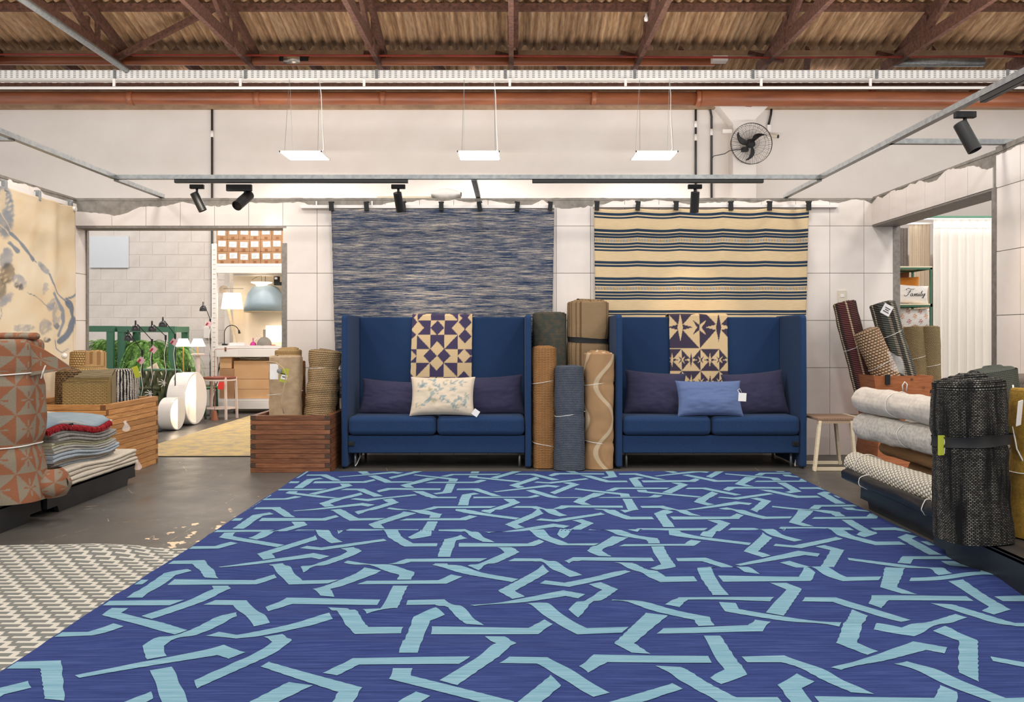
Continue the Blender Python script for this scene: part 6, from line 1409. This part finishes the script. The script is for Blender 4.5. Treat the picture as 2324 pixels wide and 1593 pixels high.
def rugcl(name,c,c2,c3):
    t=NT(name); t.set(Roughness=.95); t.b.inputs['Specular IOR Level'].default_value=.12
    p=t.tc(); n=t.noise(t.mapv(p,(1.0,26,1)),3.5,6,.7); n2=t.noise(t.mapv(p,(40,260,1)),2,3,.7)
    a=t.ramp(n,[(.36,c2),(.5,c),(.66,c3)]); t.col(t.mix(t.op('MULTIPLY',n2,.45),a,c2)); 
    t.bump(t.op('ADD',t.op('MULTIPLY',n,.6),n2),.4,.006); return t.m
blue=rugcl('rug_blue_wool','#303D70','#26325F','#424F82'); teal=rugcl('rug_teal_wool','#769BAA','#648B9B','#8BABB7')
q=MB(); q.grid(rugpos,190,230,m=0)
for m_ in range(-4,5):
    for n_ in range(-5,6):
        off=A1*m_+B1*n_
        for poly in CELL:
            P_=[np.array(p)+off for p in poly]
            cx_=sum(p[0] for p in P_)/6; cy_=sum(p[1] for p in P_)/6
            if cx_<BX0-.5 or cx_>BX1+.5 or cy_<BY0-.5 or cy_>BY1+.5: continue
            # the inner bend is the reflex corner
            ar=sum(P_[i][0]*P_[(i+1)%6][1]-P_[(i+1)%6][0]*P_[i][1] for i in range(6)); ib=5
            for i in range(6):
                a,b,c_=P_[i-1],P_[i],P_[(i+1)%6]; cr=(b[0]-a[0])*(c_[1]-b[1])-(b[1]-a[1])*(c_[0]-b[0])
                if cr*ar<0: ib=i; break
            Q=[P_[(ib+k)%6] for k in range(6)]
            for a,b,c_,d in ((Q[0],Q[1],Q[2],Q[3]),(Q[0],Q[5],Q[4],Q[3])):
                # a->b and d->c run along the strip
                ln=max(np.hypot(*(b-a)),np.hypot(*(c_-d))); nu_=max(3,int(ln/.022)); 
                idx=[]; base=len(q.v); ok={}
                for j in range(4):
                    for i in range(nu_+1):
                        f,g=i/nu_,j/3; p=(a*(1-f)+b*f)*(1-g)+(d*(1-f)+c_*f)*g; jx=0
                        if j in (0,3): jx=.0022*math.sin(p[1]*900+p[0]*350)
                        x=min(BX1-.012,max(BX0+.012,p[0]+jx)); y=min(BY1-.008,max(BY0,p[1])); q.v.append((x,y,rugz(x,y)+.0022))
                for j in range(3):
                    for i in range(nu_):
                        f=(base+j*(nu_+1)+i,base+j*(nu_+1)+i+1,base+(j+1)*(nu_+1)+i+1,base+(j+1)*(nu_+1)+i)
                        v=[q.v[k] for k in f]; area_=.5*sum(v[k][0]*v[(k+1)%4][1]-v[(k+1)%4][0]*v[k][1] for k in range(4))
                        if abs(area_)<2e-6: continue
                        q.f.append(f if area_>0 else f[::-1]); q.mi.append(1)
q.uv={}
rg=q.build('blue_rug',[blue,teal],smooth=True); tag(rg,'huge blue rug with interlaced pale teal bands covering the floor','rug')
# grey herringbone-like rug under its left edge
def maze():
    t=NT('grey_white_maze'); t.set(Roughness=.95); t.b.inputs['Specular IOR Level'].default_value=.12
    uv=t.tc('UV'); u,v,_=t.sep(uv)
    def bars(uu,vv,pw,ph,wd,sh):
        row=t.op('FLOOR',t.op('DIVIDE',vv,ph)); o_=t.op('MULTIPLY',row,sh); fu=t.op('FRACT',t.op('ADD',t.op('DIVIDE',uu,pw),o_)); fv=t.op('FRACT',t.op('DIVIDE',vv,ph)); return fu,fv
    fu,fv=bars(u,v,.125,.05,.2,.36)
    h=t.op('MULTIPLY',t.op('LESS_THAN',fv,.36),t.op('LESS_THAN',fu,.86))
    ve=t.op('LESS_THAN',t.op('ABSOLUTE',t.op('SUBTRACT',fu,.45)),.095)
    m=t.op('MAXIMUM',h,ve)
    n=t.noise(t.mapv(uv,(3,40,1)),4,4,.6)
    t.col(t.mix(m,t.mix(n,'#5F605C','#7A7A74'),t.mix(n,'#C2BDB2','#ADA89C'))); t.bump(t.op('ADD',m,n),.35,.004); return t.m
def mz(u,v):
    x=-4.17+u*2.67; y=2.2+v*(4.48-2.2); b=max(0,v-.55)/.45
    k_=1/(1+math.exp((x+1.92)/.05))
    return (x,y+(.03*nz(x*2.2,3.3)+.02*math.sin(x*5))*b,.004+k_*.045*b*max(0,nz(x*1.7+1.0,2.2)+.1)*math.exp(-((v-.95)/.1)**2)+k_*.03*math.exp(-(((x+2.1)/.22)**2+((y-4.38)/.14)**2)))
g2=MB().grid(mz,160,120,uvf=lambda u,v:(u*2.67,v*2.28)).build('maze_rug',maze(),smooth=True); tag(g2,'grey and off-white maze patterned rug at the lower left, tucked under the blue one','rug')
